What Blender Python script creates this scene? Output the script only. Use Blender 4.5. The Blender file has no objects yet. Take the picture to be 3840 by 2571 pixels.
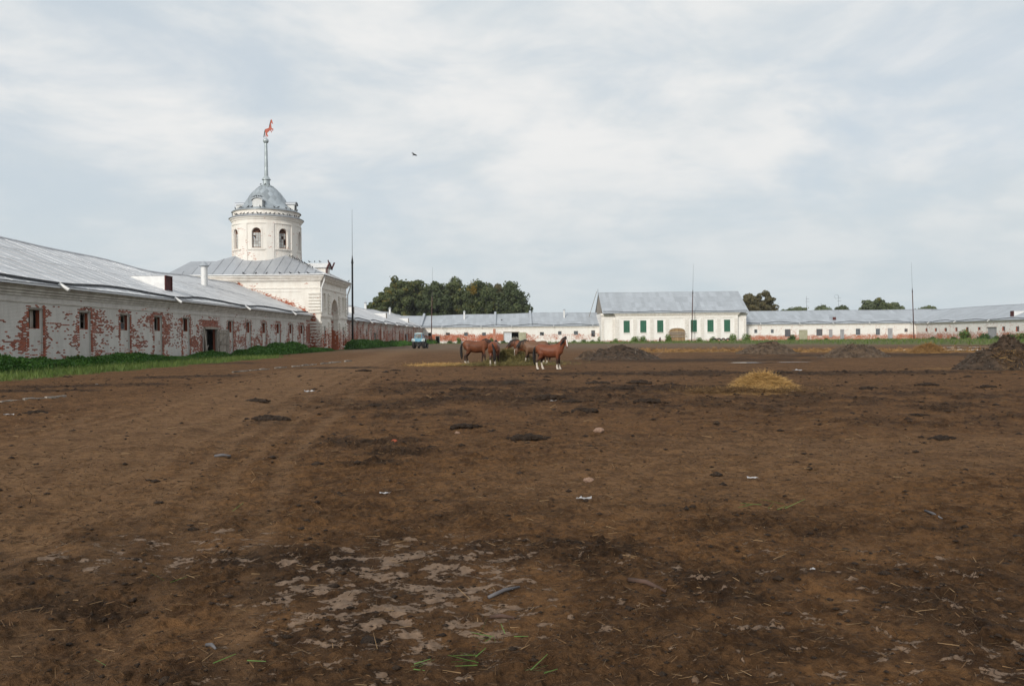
import bpy, bmesh, math, random
import numpy as np
from mathutils import Vector, Matrix, noise as mnoise
R = math.radians
random.seed(7)
rng = np.random.default_rng(7)
scene = bpy.context.scene
COL = scene.collection

# ------------------------------------------------------------------ camera, sky, sun, exposure
FPX, W0, H0 = 2929.0, 3840.0, 2571.0        # focal length in photo pixels (18 mm on a 23.6 mm sensor)
HOR, ROLL, EYE = 1266.0, 0.0095, 1.8
pitch = -math.atan((H0/2 - HOR)/FPX)
cam_d = bpy.data.cameras.new('camera'); cam_d.sensor_width = 23.6; cam_d.lens = 18.0
cam_d.clip_end = 20000; cam_d.clip_start = 0.05
cam = bpy.data.objects.new('camera', cam_d); COL.objects.link(cam); scene.camera = cam
fw = Vector((0, math.cos(pitch), math.sin(pitch))); rt0 = Vector((1, 0, 0)); up0 = rt0.cross(fw)
rt = rt0*math.cos(ROLL) - up0*math.sin(ROLL); up = up0*math.cos(ROLL) + rt0*math.sin(ROLL)
cam.matrix_world = Matrix(((rt.x, up.x, -fw.x, 0), (rt.y, up.y, -fw.y, 0), (rt.z, up.z, -fw.z, EYE), (0, 0, 0, 1)))

SUN_AZ, SUN_EL = R(-156), R(27)             # azimuth clockwise from +Y, behind the camera and to the left
sun_dir = Vector((math.sin(SUN_AZ)*math.cos(SUN_EL), math.cos(SUN_AZ)*math.cos(SUN_EL), math.sin(SUN_EL)))
sun_d = bpy.data.lights.new('sun', 'SUN'); sun_d.energy = 3.0; sun_d.angle = R(7); sun_d.color = (1.0, .945, .86)
sun = bpy.data.objects.new('sun', sun_d); COL.objects.link(sun)
sun.rotation_euler = sun_dir.to_track_quat('Z', 'Y').to_euler(); sun.location = (-40, -80, 60)
scene.view_settings.view_transform = 'Standard'; scene.view_settings.look = 'None'
scene.view_settings.exposure = 0.0; scene.view_settings.gamma = 1.0; scene.view_settings.use_curve_mapping = False

class NT:
    """small helper for writing node trees"""
    def __init__(s, tree): s.t = tree; s.n = tree.nodes; s.l = tree.links
    def node(s, typ, **kw):
        n = s.n.new(typ)
        for k, v in kw.items(): setattr(n, k, v)
        return n
    def put(s, sock, v):
        if v is None: return
        if hasattr(v, 'is_linked') or isinstance(v, bpy.types.NodeSocket): s.l.new(v, sock)
        else:
            if sock.type == 'RGBA' and len(v) == 3: v = (*v, 1)
            sock.default_value = v
    def math(s, op, a, b=None, c=None, clamp=False):
        n = s.node('ShaderNodeMath', operation=op); n.use_clamp = clamp
        for i, v in enumerate((a, b, c)): s.put(n.inputs[i], v)
        return n.outputs[0]
    def vmath(s, op, a, b=None):
        n = s.node('ShaderNodeVectorMath', operation=op); s.put(n.inputs[0], a); s.put(n.inputs[1], b)
        return n.outputs[0]
    def mix(s, f, a, b, blend='MIX'):
        n = s.node('ShaderNodeMix', data_type='RGBA', blend_type=blend)
        s.put(n.inputs[0], f); s.put(n.inputs[6], a); s.put(n.inputs[7], b)
        return n.outputs[2]
    def noise(s, vec, scale, detail=4, rough=.55, dist=0, out=0):
        n = s.node('ShaderNodeTexNoise'); s.put(n.inputs['Vector'], vec)
        n.inputs['Scale'].default_value = scale; n.inputs['Detail'].default_value = detail
        n.inputs['Roughness'].default_value = rough; n.inputs['Distortion'].default_value = dist
        return n.outputs[out]
    def rng(s, v, a, b, c=0, d=1, smooth=True):
        n = s.node('ShaderNodeMapRange'); n.interpolation_type = 'SMOOTHSTEP' if smooth else 'LINEAR'
        for i, x in enumerate((v, a, b, c, d)): s.put(n.inputs[i], x)
        return n.outputs[0]
    def scale(s, vec, sc):
        n = s.node('ShaderNodeMapping'); s.put(n.inputs['Vector'], vec); n.inputs['Scale'].default_value = sc
        return n.outputs[0]

world = bpy.data.worlds.new('World'); scene.world = world; world.use_nodes = True
nt = NT(world.node_tree); nt.n.clear()
wo = nt.node('ShaderNodeOutputWorld'); bg = nt.node('ShaderNodeBackground'); nt.l.new(bg.outputs[0], wo.inputs[0])
sky = nt.node('ShaderNodeTexSky', sky_type='NISHITA'); sky.sun_disc = False
sky.sun_elevation = SUN_EL; sky.sun_rotation = SUN_AZ; sky.air_density = 1.0; sky.dust_density = 1.5
tc = nt.node('ShaderNodeTexCoord'); sep = nt.node('ShaderNodeSeparateXYZ'); nt.l.new(tc.outputs['Generated'], sep.inputs[0])
dz = nt.math('ADD', nt.math('ABSOLUTE', sep.outputs[2]), .24)
cx = nt.math('DIVIDE', sep.outputs[0], dz); cy = nt.math('DIVIDE', sep.outputs[1], dz)
cmb = nt.node('ShaderNodeCombineXYZ'); nt.l.new(cx, cmb.inputs[0]); nt.l.new(cy, cmb.inputs[1])
cl = nt.scale(cmb.outputs[0], (.85, 1.05, 1)); dv = nt.scale(tc.outputs['Generated'], (1, 1, 2.4))
n1 = nt.noise(dv, 4.4, 8, .56, .35); n2 = nt.noise(cl, .9, 4, .5, .2); n3 = nt.noise(nt.scale(cmb.outputs[0], (.8, 1.0, 1)), 4.0, 6, .55, .3)
thin = nt.rng(nt.math('ADD', nt.math('MULTIPLY', n1, .6), nt.math('MULTIPLY', n2, .4)), .36, .56)
lit = nt.rng(nt.math('ADD', nt.math('MULTIPLY', n1, .55), nt.math('MULTIPLY', n3, .45)), .38, .64)
cloud = nt.mix(lit, (6.65, 7.2, 7.55), (8.6, 8.62, 8.55))
blue = nt.mix(.80, sky.outputs[0], (6.35, 7.15, 7.85))
body = nt.mix(nt.rng(thin, 0, 1, .35, 1, False), blue, cloud)
low = nt.rng(sep.outputs[2], 0.0, .26, 1, 0)
nt.put(bg.inputs[0], nt.mix(nt.math('MULTIPLY', low, .75), body, (5.7, 6.5, 6.9))); bg.inputs[1].default_value = .1

# ------------------------------------------------------------------ pixel helpers (direction only; depth comes from what a thing touches)
def dy(x, y): return y + ROLL*(x - W0/2)
def ground_at(x, y):
    Y = EYE*FPX/(dy(x, y) - HOR); return Vector(((x - W0/2)/FPX*Y, Y, 0))
def onX(x, y, X0):
    Y = X0*FPX/(x - W0/2); return Y, EYE + (HOR - dy(x, y))*Y/FPX
def onY(x, y, Y0): return (x - W0/2)/FPX*Y0, EYE + (HOR - dy(x, y))*Y0/FPX

# ------------------------------------------------------------------ materials
MATS = {}
def newmat(name):
    m = bpy.data.materials.new(name); m.use_nodes = True; MATS[name] = m
    t = NT(m.node_tree); b = t.n['Principled BSDF']; return m, t, b
def plain(name, c1, c2=None, scale=3, rough=.8, metal=0, bump=.0, bscale=None, orand=.0, irand=0, coords='Object', spec=.3, stretch=None):
    m, t, b = newmat(name)
    v = t.node('ShaderNodeNewGeometry').outputs['Position'] if coords == 'Position' else t.node('ShaderNodeTexCoord').outputs[coords]
    if stretch: v = t.scale(v, stretch)
    f = t.rng(t.noise(v, scale, 5, .6), .3, .7)
    c = t.mix(f, c1, c2 or tuple(x*.7 for x in c1))
    if orand:
        r_ = t.node('ShaderNodeObjectInfo').outputs['Random']
        c = t.mix(1.0, c, t.rng(r_, 0, 1, 1-orand, 1+orand, False), 'MULTIPLY')
    if irand:
        r_ = t.node('ShaderNodeNewGeometry').outputs['Random Per Island']
        c = t.mix(1.0, c, t.rng(r_, 0, 1, 1-irand, 1+irand, False), 'MULTIPLY')
    t.put(b.inputs['Base Color'], c); b.inputs['Roughness'].default_value = rough; b.inputs['Metallic'].default_value = metal
    b.inputs['Specular IOR Level'].default_value = spec
    if bump:
        bn = t.node('ShaderNodeBump'); bn.inputs['Strength'].default_value = bump; bn.inputs['Distance'].default_value = .05
        t.put(bn.inputs['Height'], t.noise(v, bscale or scale*4, 5, .6)); t.put(b.inputs['Normal'], bn.outputs[0])
    return m
def wallmat(name, axis, white=(.70, .66, .60), dirty=(.50, .46, .41), zlo=.3, zhi=3.2, base=-.22, zamt=.36, nscale=.5, brand=.3, streak=0.0, band=None, red1=(.25, .050, .022), red2=(.40, .105, .045), dirt=.5, ugrad=None, roofline=None):
    """whitewashed brick; bare bricks where the lime has come off"""
    m, t, b = newmat(name)
    pos = t.node('ShaderNodeNewGeometry').outputs['Position']
    sp = t.node('ShaderNodeSeparateXYZ'); t.l.new(pos, sp.inputs[0]); z = sp.outputs[2]
    cb = t.node('ShaderNodeCombineXYZ')
    if axis == 'R':
        pass
    u = {'Y': sp.outputs[1], 'X': sp.outputs[0]}.get(axis)
    if u is None: u = t.math('ADD', sp.outputs[0], sp.outputs[1])
    t.l.new(u, cb.inputs[0]); t.l.new(z, cb.inputs[1]); uv = cb.outputs[0]
    br = t.node('ShaderNodeTexBrick'); t.l.new(uv, br.inputs['Vector'])
    br.inputs['Color1'].default_value = (0, 0, 0, 1); br.inputs['Color2'].default_value = (1, 1, 1, 1); br.inputs['Mortar'].default_value = (.5, .5, .5, 1)
    br.inputs['Scale'].default_value = 1; br.inputs['Mortar Size'].default_value = .010; br.inputs['Mortar Smooth'].default_value = .2
    br.inputs['Brick Width'].default_value = .29; br.inputs['Row Height'].default_value = .09
    bv = t.math('MULTIPLY', br.outputs['Color'], 1.0); mort = br.outputs['Fac']
    nA = t.noise(uv, nscale, 6, .62); nB = t.noise(uv, 2.2, 5, .65)
    e = t.math('ADD', t.math('MULTIPLY', nA, .65), t.math('MULTIPLY', nB, .35))
    e = t.math('ADD', e, t.math('MULTIPLY', t.math('SUBTRACT', bv, .5), brand))
    if band: zt = t.math('MULTIPLY', t.rng(z, band[0], band[1]), t.rng(z, band[2], band[3], 1, 0))
    else: zt = t.rng(z, zlo, zhi, 1, 0)
    e = t.math('ADD', e, t.math('MULTIPLY', zt, zamt))
    if roofline:                                         # splash stain above the roof that abuts the wall
        dist = t.math('SUBTRACT', z, t.math('MULTIPLY_ADD', t.math('SUBTRACT', roofline[0], sp.outputs[0]), roofline[2], roofline[1]))
        e = t.math('ADD', e, t.math('MULTIPLY', t.rng(dist, .1, 1.3, .24, 0), t.rng(sp.outputs[0], roofline[0]+.6, roofline[0], 0, 1)))
    if ugrad: e = t.math('ADD', e, t.rng(u, ugrad[0], ugrad[1], ugrad[2], 0))
    if streak:
        st = t.noise(t.scale(uv, (1.1, .12, 1)), 1.0, 4, .6)
        e = t.math('ADD', e, t.math('MULTIPLY', t.math('SUBTRACT', st, .5), streak))
    ex = t.rng(t.math('ADD', e, base), .5, .56)
    red = t.mix(bv, red1, red2); red = t.mix(t.math('MULTIPLY', mort, .35), red, (.40, .31, .25))
    dn = t.rng(t.noise(t.scale(uv, (1.3, .35, 1)), 1.0, 6, .65), .38, .72)
    grime = t.math('MULTIPLY', t.math('ADD', t.math('MULTIPLY', dn, .7), t.math('MULTIPLY', t.rng(z, 0, 1.6, 1, 0), .5)), dirt, clamp=True)
    wh = t.mix(grime, white, dirty)
    wh = t.mix(t.math('MULTIPLY', mort, .30), wh, (.34, .31, .28))
    t.put(b.inputs['Base Color'], t.mix(ex, wh, red)); b.inputs['Roughness'].default_value = .93; b.inputs['Specular IOR Level'].default_value = .15
    bn = t.node('ShaderNodeBump'); bn.inputs['Strength'].default_value = .7; bn.inputs['Distance'].default_value = .03
    hgt = t.math('ADD', t.math('MULTIPLY', mort, -.5), t.math('ADD', t.math('MULTIPLY', ex, -.6), t.math('MULTIPLY', nB, .8)))
    t.put(bn.inputs['Height'], hgt); t.put(b.inputs['Normal'], bn.outputs[0])
    return m
def sheetmat(name, c=(.44, .46, .48), rough=.42, metal=.35, orand=.12, rust=.0):
    m, t, b = newmat(name)
    pos = t.node('ShaderNodeNewGeometry').outputs['Position']
    n = t.rng(t.noise(pos, .5, 5, .6), .25, .75); n2_ = t.noise(t.scale(pos, (1, 1, 2)), 5, 5, .6)
    col = t.mix(n, c, tuple(x*.88 for x in c)); col = t.mix(t.rng(n2_, .56, .74, 0, .35), col, tuple(x*.55 for x in c))
    if rust: col = t.mix(t.rng(t.noise(pos, 1.6, 6, .7), .60, .70, 0, rust), col, (.22, .11, .06))
    r_ = t.node('ShaderNodeObjectInfo').outputs['Random']
    col = t.mix(1.0, col, t.rng(r_, 0, 1, 1-orand, 1+orand, False), 'MULTIPLY')
    t.put(b.inputs['Base Color'], col); b.inputs['Metallic'].default_value = metal
    t.put(b.inputs['Roughness'], t.rng(n2_, .3, .7, rough-.08, rough+.14, False))
    bn = t.node('ShaderNodeBump'); bn.inputs['Strength'].default_value = .35; bn.inputs['Distance'].default_value = .06
    t.put(bn.inputs['Height'], t.noise(pos, 1.7, 3, .5)); t.put(b.inputs['Normal'], bn.outputs[0])
    return m
def leafmat(name, cols, trans=.42):
    m, t, b = newmat(name)
    g = t.node('ShaderNodeNewGeometry'); r_ = g.outputs['Random Per Island']
    big = t.rng(t.noise(g.outputs['Position'], .22, 4, .6), .32, .68)
    c = t.mix(t.rng(r_, 0, 1, 0, 1, False), cols[0], cols[1])
    if len(cols) > 2:
        c = t.mix(t.math('MULTIPLY', t.rng(t.noise(g.outputs['Position'], .35, 3, .5), .55, .68), t.rng(r_, .2, .8)), c, cols[2])
    c = t.mix(t.math('MULTIPLY', big, .55), c, tuple(x*.62 for x in cols[0]))
    t.put(b.inputs['Base Color'], c); b.inputs['Roughness'].default_value = .6; b.inputs['Specular IOR Level'].default_value = .25
    out = t.n['Material Output']; tr = t.node('ShaderNodeBsdfTranslucent'); t.put(tr.inputs[0], c)
    ms = t.node('ShaderNodeMixShader'); ms.inputs[0].default_value = trans
    t.l.new(b.outputs[0], ms.inputs[1]); t.l.new(tr.outputs[0], ms.inputs[2]); t.l.new(ms.outputs[0], out.inputs[0])
    return m

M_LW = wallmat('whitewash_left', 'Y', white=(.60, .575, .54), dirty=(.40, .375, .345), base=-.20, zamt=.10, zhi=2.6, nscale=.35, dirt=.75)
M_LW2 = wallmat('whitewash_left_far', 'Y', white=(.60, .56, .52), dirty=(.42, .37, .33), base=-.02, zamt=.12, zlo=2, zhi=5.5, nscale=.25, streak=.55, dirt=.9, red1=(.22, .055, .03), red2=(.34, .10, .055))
M_FW = wallmat('whitewash_far', 'X', white=(.83, .81, .775), dirty=(.64, .59, .53), base=-.24, zamt=.23, band=(.2, 1.2, 2.6, 3.9), nscale=.22, brand=.24, ugrad=(2, 10, .13), red1=(.34, .09, .04), red2=(.45, .15, .08))
M_FW2 = wallmat('whitewash_far_right', 'X', white=(.83, .81, .775), dirty=(.66, .61, .55), base=-.15, zamt=.28, zlo=1.1, zhi=2.5, nscale=.4, brand=.35, red1=(.36, .11, .06), red2=(.46, .18, .10), dirt=.4)
M_RW = wallmat('whitewash_right', 'Y', white=(.83, .81, .775), dirty=(.64, .59, .52), base=-.14, zamt=.27, zlo=1.0, zhi=3.1, nscale=.35, brand=.35, red1=(.36, .11, .06), red2=(.46, .18, .10), dirt=.45)
M_HW = wallmat('whitewash_house', 'X', white=(.86, .845, .815), dirty=(.74, .70, .65), base=-.20, zamt=.24, zlo=.2, zhi=1.2, nscale=.5, dirt=.65)
M_TW = wallmat('whitewash_tower', 'S', white=(.82, .79, .73), dirty=(.62, .56, .49), base=-.17, zamt=.28, zlo=1.5, zhi=5.0, nscale=.45, dirt=.65, roofline=(-31.4, 5.66, .393))
M_DR = wallmat('whitewash_drum', 'S', white=(.82, .79, .74), dirty=(.64, .57, .50), base=-.16, zlo=13.2, zhi=15.2, zamt=.16, nscale=.6, dirt=.6)
M_TRIM = plain('whitewash_trim', (.82, .79, .74), (.66, .61, .55), scale=1.5, rough=.92, bump=.3, coords='Position')
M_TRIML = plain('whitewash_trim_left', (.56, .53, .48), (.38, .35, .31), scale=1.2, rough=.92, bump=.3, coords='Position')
M_BRICK = plain('bare_brick', (.33, .084, .040), (.20, .054, .029), scale=9, rough=.95, orand=.3, irand=.35, bump=.5, coords='Position')
M_ROOFL = sheetmat('roof_sheet_left', (.52, .53, .55), .40, .30, .09, .25)
M_ROOFF = sheetmat('roof_sheet_far', (.40, .43, .465), .45, .25, .10)
M_ROOFT = sheetmat('roof_sheet_tower', (.40, .42, .45), .42, .35, .08)
M_DOME = sheetmat('dome_sheet', (.36, .40, .43), .35, .45, .22)
M_SPIRE = sheetmat('spire_metal', (.42, .47, .49), .35, .4, .03)
M_WHITEMETAL = plain('pale_sheet', (.70, .70, .69), (.60, .60, .60), scale=2, rough=.5, metal=.1, coords='Position')
M_DARKRED = plain('dark_red_paint', (.10, .025, .022), (.06, .02, .018), scale=4, rough=.8, bump=.3)
M_WOOD = plain('weathered_wood', (.34, .31, .27), (.20, .17, .14), scale=2.5, rough=.9, orand=.2, bump=.4, coords='Position', stretch=(2, 2, .4))
M_WOODY = plain('tan_boards', (.33, .23, .12), (.23, .15, .08), scale=2.5, rough=.9, orand=.2, bump=.4, coords='Position', stretch=(2, 2, .4))
M_WOODG = plain('grey_boards', (.36, .36, .37), (.26, .26, .27), scale=2, rough=.9, orand=.12, bump=.4, coords='Position', stretch=(2, 2, .4))
M_OLIVE = plain('olive_door_paint', (.40, .39, .28), (.30, .29, .2), scale=2, rough=.85, orand=.1, coords='Position')
M_WHITEWOOD = plain('white_door_paint', (.62, .64, .67), (.48, .50, .52), scale=2, rough=.8, orand=.08, coords='Position')
M_GREEN = plain('green_shutter', (.035, .14, .085), (.028, .105, .065), scale=5, rough=.7, orand=.1, coords='Position')
M_IRON = plain('dark_iron', (.028, .028, .03), (.045, .04, .038), scale=3, rough=.6, metal=.3)
M_PIPE = plain('rusty_mast_paint', (.09, .035, .03), (.05, .03, .028), scale=3, rough=.7)
M_GLASS = plain('old_glass', (.10, .12, .14), (.06, .075, .09), scale=1, rough=.08, metal=0, spec=.8)
M_GLASSP = plain('dusty_glass', (.42, .44, .43), (.30, .31, .31), scale=2, rough=.3, spec=.6, orand=.3)
M_RFRAME = plain('reddish_frame', (.24, .12, .075), (.16, .08, .05), scale=3, rough=.85)
M_GUTTER = plain('gutter_metal', (.11, .115, .125), (.07, .075, .08), scale=2, rough=.6, metal=.3, coords='Position')

# ------------------------------------------------------------------ mesh helpers
class MB:
    def __init__(s, T=None): s.V = []; s.F = []; s.M = []; s.T = T or (lambda a, b, c: (a, b, c))
    def v(s, p): s.V.append(s.T(*p)); return len(s.V)-1
    def face(s, pts, m=0): s.F.append([s.v(p) for p in pts]); s.M.append(m)
    def box(s, a0, a1, b0, b1, c0, c1, m=0):
        i = [s.v(p) for p in ((a0, b0, c0), (a1, b0, c0), (a1, b1, c0), (a0, b1, c0), (a0, b0, c1), (a1, b0, c1), (a1, b1, c1), (a0, b1, c1))]
        for f in ((0, 3, 2, 1), (4, 5, 6, 7), (0, 1, 5, 4), (1, 2, 6, 5), (2, 3, 7, 6), (3, 0, 4, 7)): s.F.append([i[k] for k in f]); s.M.append(m)
        return s
    def bar(s, p, q, w, h=None, m=0, upv=(0, 0, 1)):
        p = Vector(p); q = Vector(q); d = (q-p).normalized(); a = d.cross(Vector(upv))
        if a.length < 1e-4: a = Vector((1, 0, 0))
        a.normalize(); b = a.cross(d); h = h or w
        c = [(-1, -1), (1, -1), (1, 1), (-1, 1)]
        i = [s.v(tuple(e + a*(x*w/2) + b*(y*h/2))) for e in (p, q) for x, y in c]
        for f in ((0, 3, 2, 1), (4, 5, 6, 7), (0, 1, 5, 4), (1, 2, 6, 5), (2, 3, 7, 6), (3, 0, 4, 7)): s.F.append([i[k] for k in f]); s.M.append(m)
        return s
    def tube(s, pts, radii, n=8, m=0, side=None, caps=True):
        """radii: numbers or (side, vertical) pairs"""
        pts = [Vector(p) for p in pts]; rings = []
        for k, p in enumerate(pts):
            d = (pts[min(k+1, len(pts)-1)] - pts[max(k-1, 0)]).normalized()
            a = Vector(side) if side else (d.cross(Vector((0, 0, 1))) if abs(d.z) < .95 else d.cross(Vector((0, 1, 0))))
            a = (a - d*a.dot(d)).normalized(); b = d.cross(a)
            r = radii[k]; ra, rb = r if isinstance(r, tuple) else (r, r)
            rings.append([s.v(tuple(p + a*(ra*math.cos(2*math.pi*j/n)) + b*(rb*math.sin(2*math.pi*j/n)))) for j in range(n)])
        for k in range(len(rings)-1):
            for j in range(n):
                s.F.append([rings[k][j], rings[k][(j+1) % n], rings[k+1][(j+1) % n], rings[k+1][j]]); s.M.append(m)
        if caps: s.F.append(rings[0][::-1]); s.M.append(m); s.F.append(rings[-1]); s.M.append(m)
        return s
    def lathe(s, prof, c=(0, 0), n=24, m=0, z0=0):
        rings = []
        for r, z in prof: rings.append([s.v((c[0]+r*math.cos(2*math.pi*j/n), c[1]+r*math.sin(2*math.pi*j/n), z0+z)) for j in range(n)])
        for k in range(len(rings)-1):
            for j in range(n):
                s.F.append([rings[k][j], rings[k][(j+1) % n], rings[k+1][(j+1) % n], rings[k+1][j]]); s.M.append(m)
        return s
    def prism(s, poly, n0, n1, m=0):
        """poly in the first two coordinates, extruded along the third"""
        a = [s.v((x, y, n0)) for x, y in poly]; b = [s.v((x, y, n1)) for x, y in poly]; k = len(poly)
        s.F.append(a[::-1]); s.M.append(m); s.F.append(b); s.M.append(m)
        for i in range(k): s.F.append([a[i], a[(i+1) % k], b[(i+1) % k], b[i]]); s.M.append(m)
        return s
    def mesh(s, name, mats, smooth=False, fix=True):
        me = bpy.data.meshes.new(name); me.from_pydata([tuple(v) for v in s.V], [], s.F)
        for mt in (mats if isinstance(mats, (list, tuple)) else [mats]): me.materials.append(mt)
        me.polygons.foreach_set('material_index', s.M)
        if fix:
            bm = bmesh.new(); bm.from_mesh(me); bmesh.ops.recalc_face_normals(bm, faces=bm.faces); bm.to_mesh(me); bm.free()
        if smooth: me.polygons.foreach_set('use_smooth', [True]*len(me.polygons))
        me.update(); return me
    def build(s, name, mats, parent=None, smooth=False, fix=True):
        return link(name, s.mesh(name, mats, smooth, fix), parent)
def link(name, me, parent=None, local=False):
    o = bpy.data.objects.new(name, me); COL.objects.link(o)
    if parent is not None:
        o.parent = parent
        if not local: o.matrix_parent_inverse = Matrix.Translation(-Vector(parent.get('_base', (0, 0, 0))))
    return o
def tag(o, label, cat, group=None):
    o['label'] = label; o['category'] = cat
    if group: o['group'] = group
    return o
def structure(o): o['kind'] = 'structure'; return o
def stuff(o): o['kind'] = 'stuff'; return o
BASES = []
def thing(name, label, cat, loc=(0, 0, 0), group=None):
    o = bpy.data.objects.new(name, None); COL.objects.link(o); o.location = loc; o['_base'] = tuple(loc); o.empty_display_size = .3
    BASES.append(o); return tag(o, label, cat, group)
def place(name, me, parent, mat4):
    """a piece with shared mesh data standing at world matrix mat4"""
    o = link(name, me, parent); o.matrix_basis = mat4
    return o
def npmesh(name, V, F, mats, smooth=False):
    """fast mesh from numpy arrays; F is (n,4) or (n,3)"""
    me = bpy.data.meshes.new(name); V = np.asarray(V, np.float32); F = np.asarray(F, np.int32); k = F.shape[1]
    me.vertices.add(len(V)); me.vertices.foreach_set('co', V.ravel())
    me.loops.add(F.size); me.loops.foreach_set('vertex_index', F.ravel())
    me.polygons.add(len(F)); me.polygons.foreach_set('loop_start', np.arange(0, F.size, k, dtype=np.int32))
    me.update(calc_edges=True)
    for mt in (mats if isinstance(mats, (list, tuple)) else [mats]): me.materials.append(mt)
    if smooth: me.polygons.foreach_set('use_smooth', np.ones(len(F), bool))
    me.validate(); return me
def leaves(P, size, rg, up_bias=0.0, aspect=.6, N=None):
    """leaf-sized quads at points P with random orientation"""
    n = len(P); size = np.broadcast_to(size, (n,))
    a = rg.normal(size=(n, 3)); a[:, 2] += 0; a /= np.linalg.norm(a, axis=1, keepdims=True)
    b = rg.normal(size=(n, 3)); b[:, 2] += up_bias
    if N is not None:                                    # leaves turned outward from their clump
        nn = N+rg.normal(size=(n, 3))*.38; a = np.cross(nn, rg.normal(size=(n, 3))); a /= np.linalg.norm(a, axis=1, keepdims=True)+1e-9; b = np.cross(nn, a)
    b -= a*(a*b).sum(1, keepdims=True); b /= np.linalg.norm(b, axis=1, keepdims=True)
    a = a*(size*aspect/2)[:, None]; b = b*(size/2)[:, None]
    V = np.stack([P-b, P+a*1.0, P+b, P-a*1.0], 1).reshape(-1, 3)
    F = np.arange(4*n).reshape(-1, 4); return V, F
def blades(P, D, length, width, rg):
    """thin strands: quads from P along D"""
    n = len(P); length = np.broadcast_to(length, (n,)); s = np.cross(D, rg.normal(size=(n, 3))); s /= np.linalg.norm(s, axis=1, keepdims=True)+1e-9
    s = s*(np.broadcast_to(width, (n,))/2)[:, None]; E = P + D*length[:, None]
    V = np.stack([P-s, P+s, E+s*.5, E-s*.5], 1).reshape(-1, 3); return V, np.arange(4*n).reshape(-1, 4)
def vnoise(x, y, seed=0):
    x = np.asarray(x, float); y = np.asarray(y, float); xi = np.floor(x).astype(np.int64); yi = np.floor(y).astype(np.int64)
    fx = x-xi; fy = y-yi; fx = fx*fx*(3-2*fx); fy = fy*fy*(3-2*fy)
    def h(i, j):
        v = (i*374761393 + j*668265263 + seed*1442695041) & 0xffffffff
        v = ((v ^ (v >> 13))*1274126177) & 0xffffffff; return ((v ^ (v >> 16)) & 0xffffff)/float(0xffffff)
    return (h(xi, yi)*(1-fx)+h(xi+1, yi)*fx)*(1-fy) + (h(xi, yi+1)*(1-fx)+h(xi+1, yi+1)*fx)*fy
def fbm(x, y, seed=0, oct=4, gain=.5):
    a, t, s = 1.0, 0.0, 0.0
    for k in range(oct): t = t + a*vnoise(x*2**k, y*2**k, seed+k*17); s += a; a *= gain
    return t/s
def sstep(x, a, b): t = np.clip((x-a)/(b-a), 0, 1); return t*t*(3-2*t)
def stepwall(mb, T, U, V, rects, th=.6, du=None, u_start=0, m=0, mrev=None):
    """a wall as a stepped relief: rects (u0,u1,v0,v1,d), d metres deep (negative: proud), None: an opening th deep"""
    us = {u_start, U}; vs = {0.0, V}
    for r in rects: us |= {max(u_start, r[0]), min(U, r[1])}; vs |= {max(0, r[2]), min(V, r[3])}
    us = sorted(us); vs = sorted(vs)
    if du:
        nu = []
        for a, b in zip(us[:-1], us[1:]):
            k = max(1, int(math.ceil((b-a)/du))); nu += [a+(b-a)*i/k for i in range(k)]
        us = nu+[us[-1]]
    D = [[0.0]*(len(vs)-1) for _ in range(len(us)-1)]
    for r in rects:
        for i in range(len(us)-1):
            if us[i] >= r[0]-1e-6 and us[i+1] <= r[1]+1e-6:
                for j in range(len(vs)-1):
                    if vs[j] >= r[2]-1e-6 and vs[j+1] <= r[3]+1e-6: D[i][j] = r[4]
    old = mb.T; mb.T = T; dd = lambda d: th if d is None else d
    for i in range(len(us)-1):
        for j in range(len(vs)-1):
            d = D[i][j]; u0, u1, v0, v1 = us[i], us[i+1], vs[j], vs[j+1]
            if d is not None: mb.face(((u0, v0, -d), (u1, v0, -d), (u1, v1, -d), (u0, v1, -d)), m)
            if i+1 < len(us)-1 and D[i+1][j] != d: mb.face(((u1, v0, -dd(d)), (u1, v0, -dd(D[i+1][j])), (u1, v1, -dd(D[i+1][j])), (u1, v1, -dd(d))), mrev if mrev is not None else m)
            if j+1 < len(vs)-1 and D[i][j+1] != d: mb.face(((u0, v1, -dd(d)), (u0, v1, -dd(D[i][j+1])), (u1, v1, -dd(D[i][j+1])), (u1, v1, -dd(d))), mrev if mrev is not None else m)
    mb.T = old
def archfill(mb, T, u0, u1, vs, vt, n0, n1, k=12, m=0):
    """the wall above a round arch inside the rectangle u0..u1, vs..vt, and the underside of the arch"""
    old = mb.T; mb.T = T; c = (u0+u1)/2; r = (u1-u0)/2; ry = vt-vs
    P = [(c-r*math.cos(math.pi*i/k), vs+ry*math.sin(math.pi*i/k)) for i in range(k+1)]
    for (a, b), (c2, d) in zip(P[:-1], P[1:]):
        if b < vt-1e-4 or d < vt-1e-4: mb.face(((a, b, n0), (c2, d, n0), (c2, vt, n0), (a, vt, n0)), m)
        mb.face(((a, b, n0), (c2, d, n0), (c2, d, n1), (a, b, n1)), m)
    mb.T = old

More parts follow.
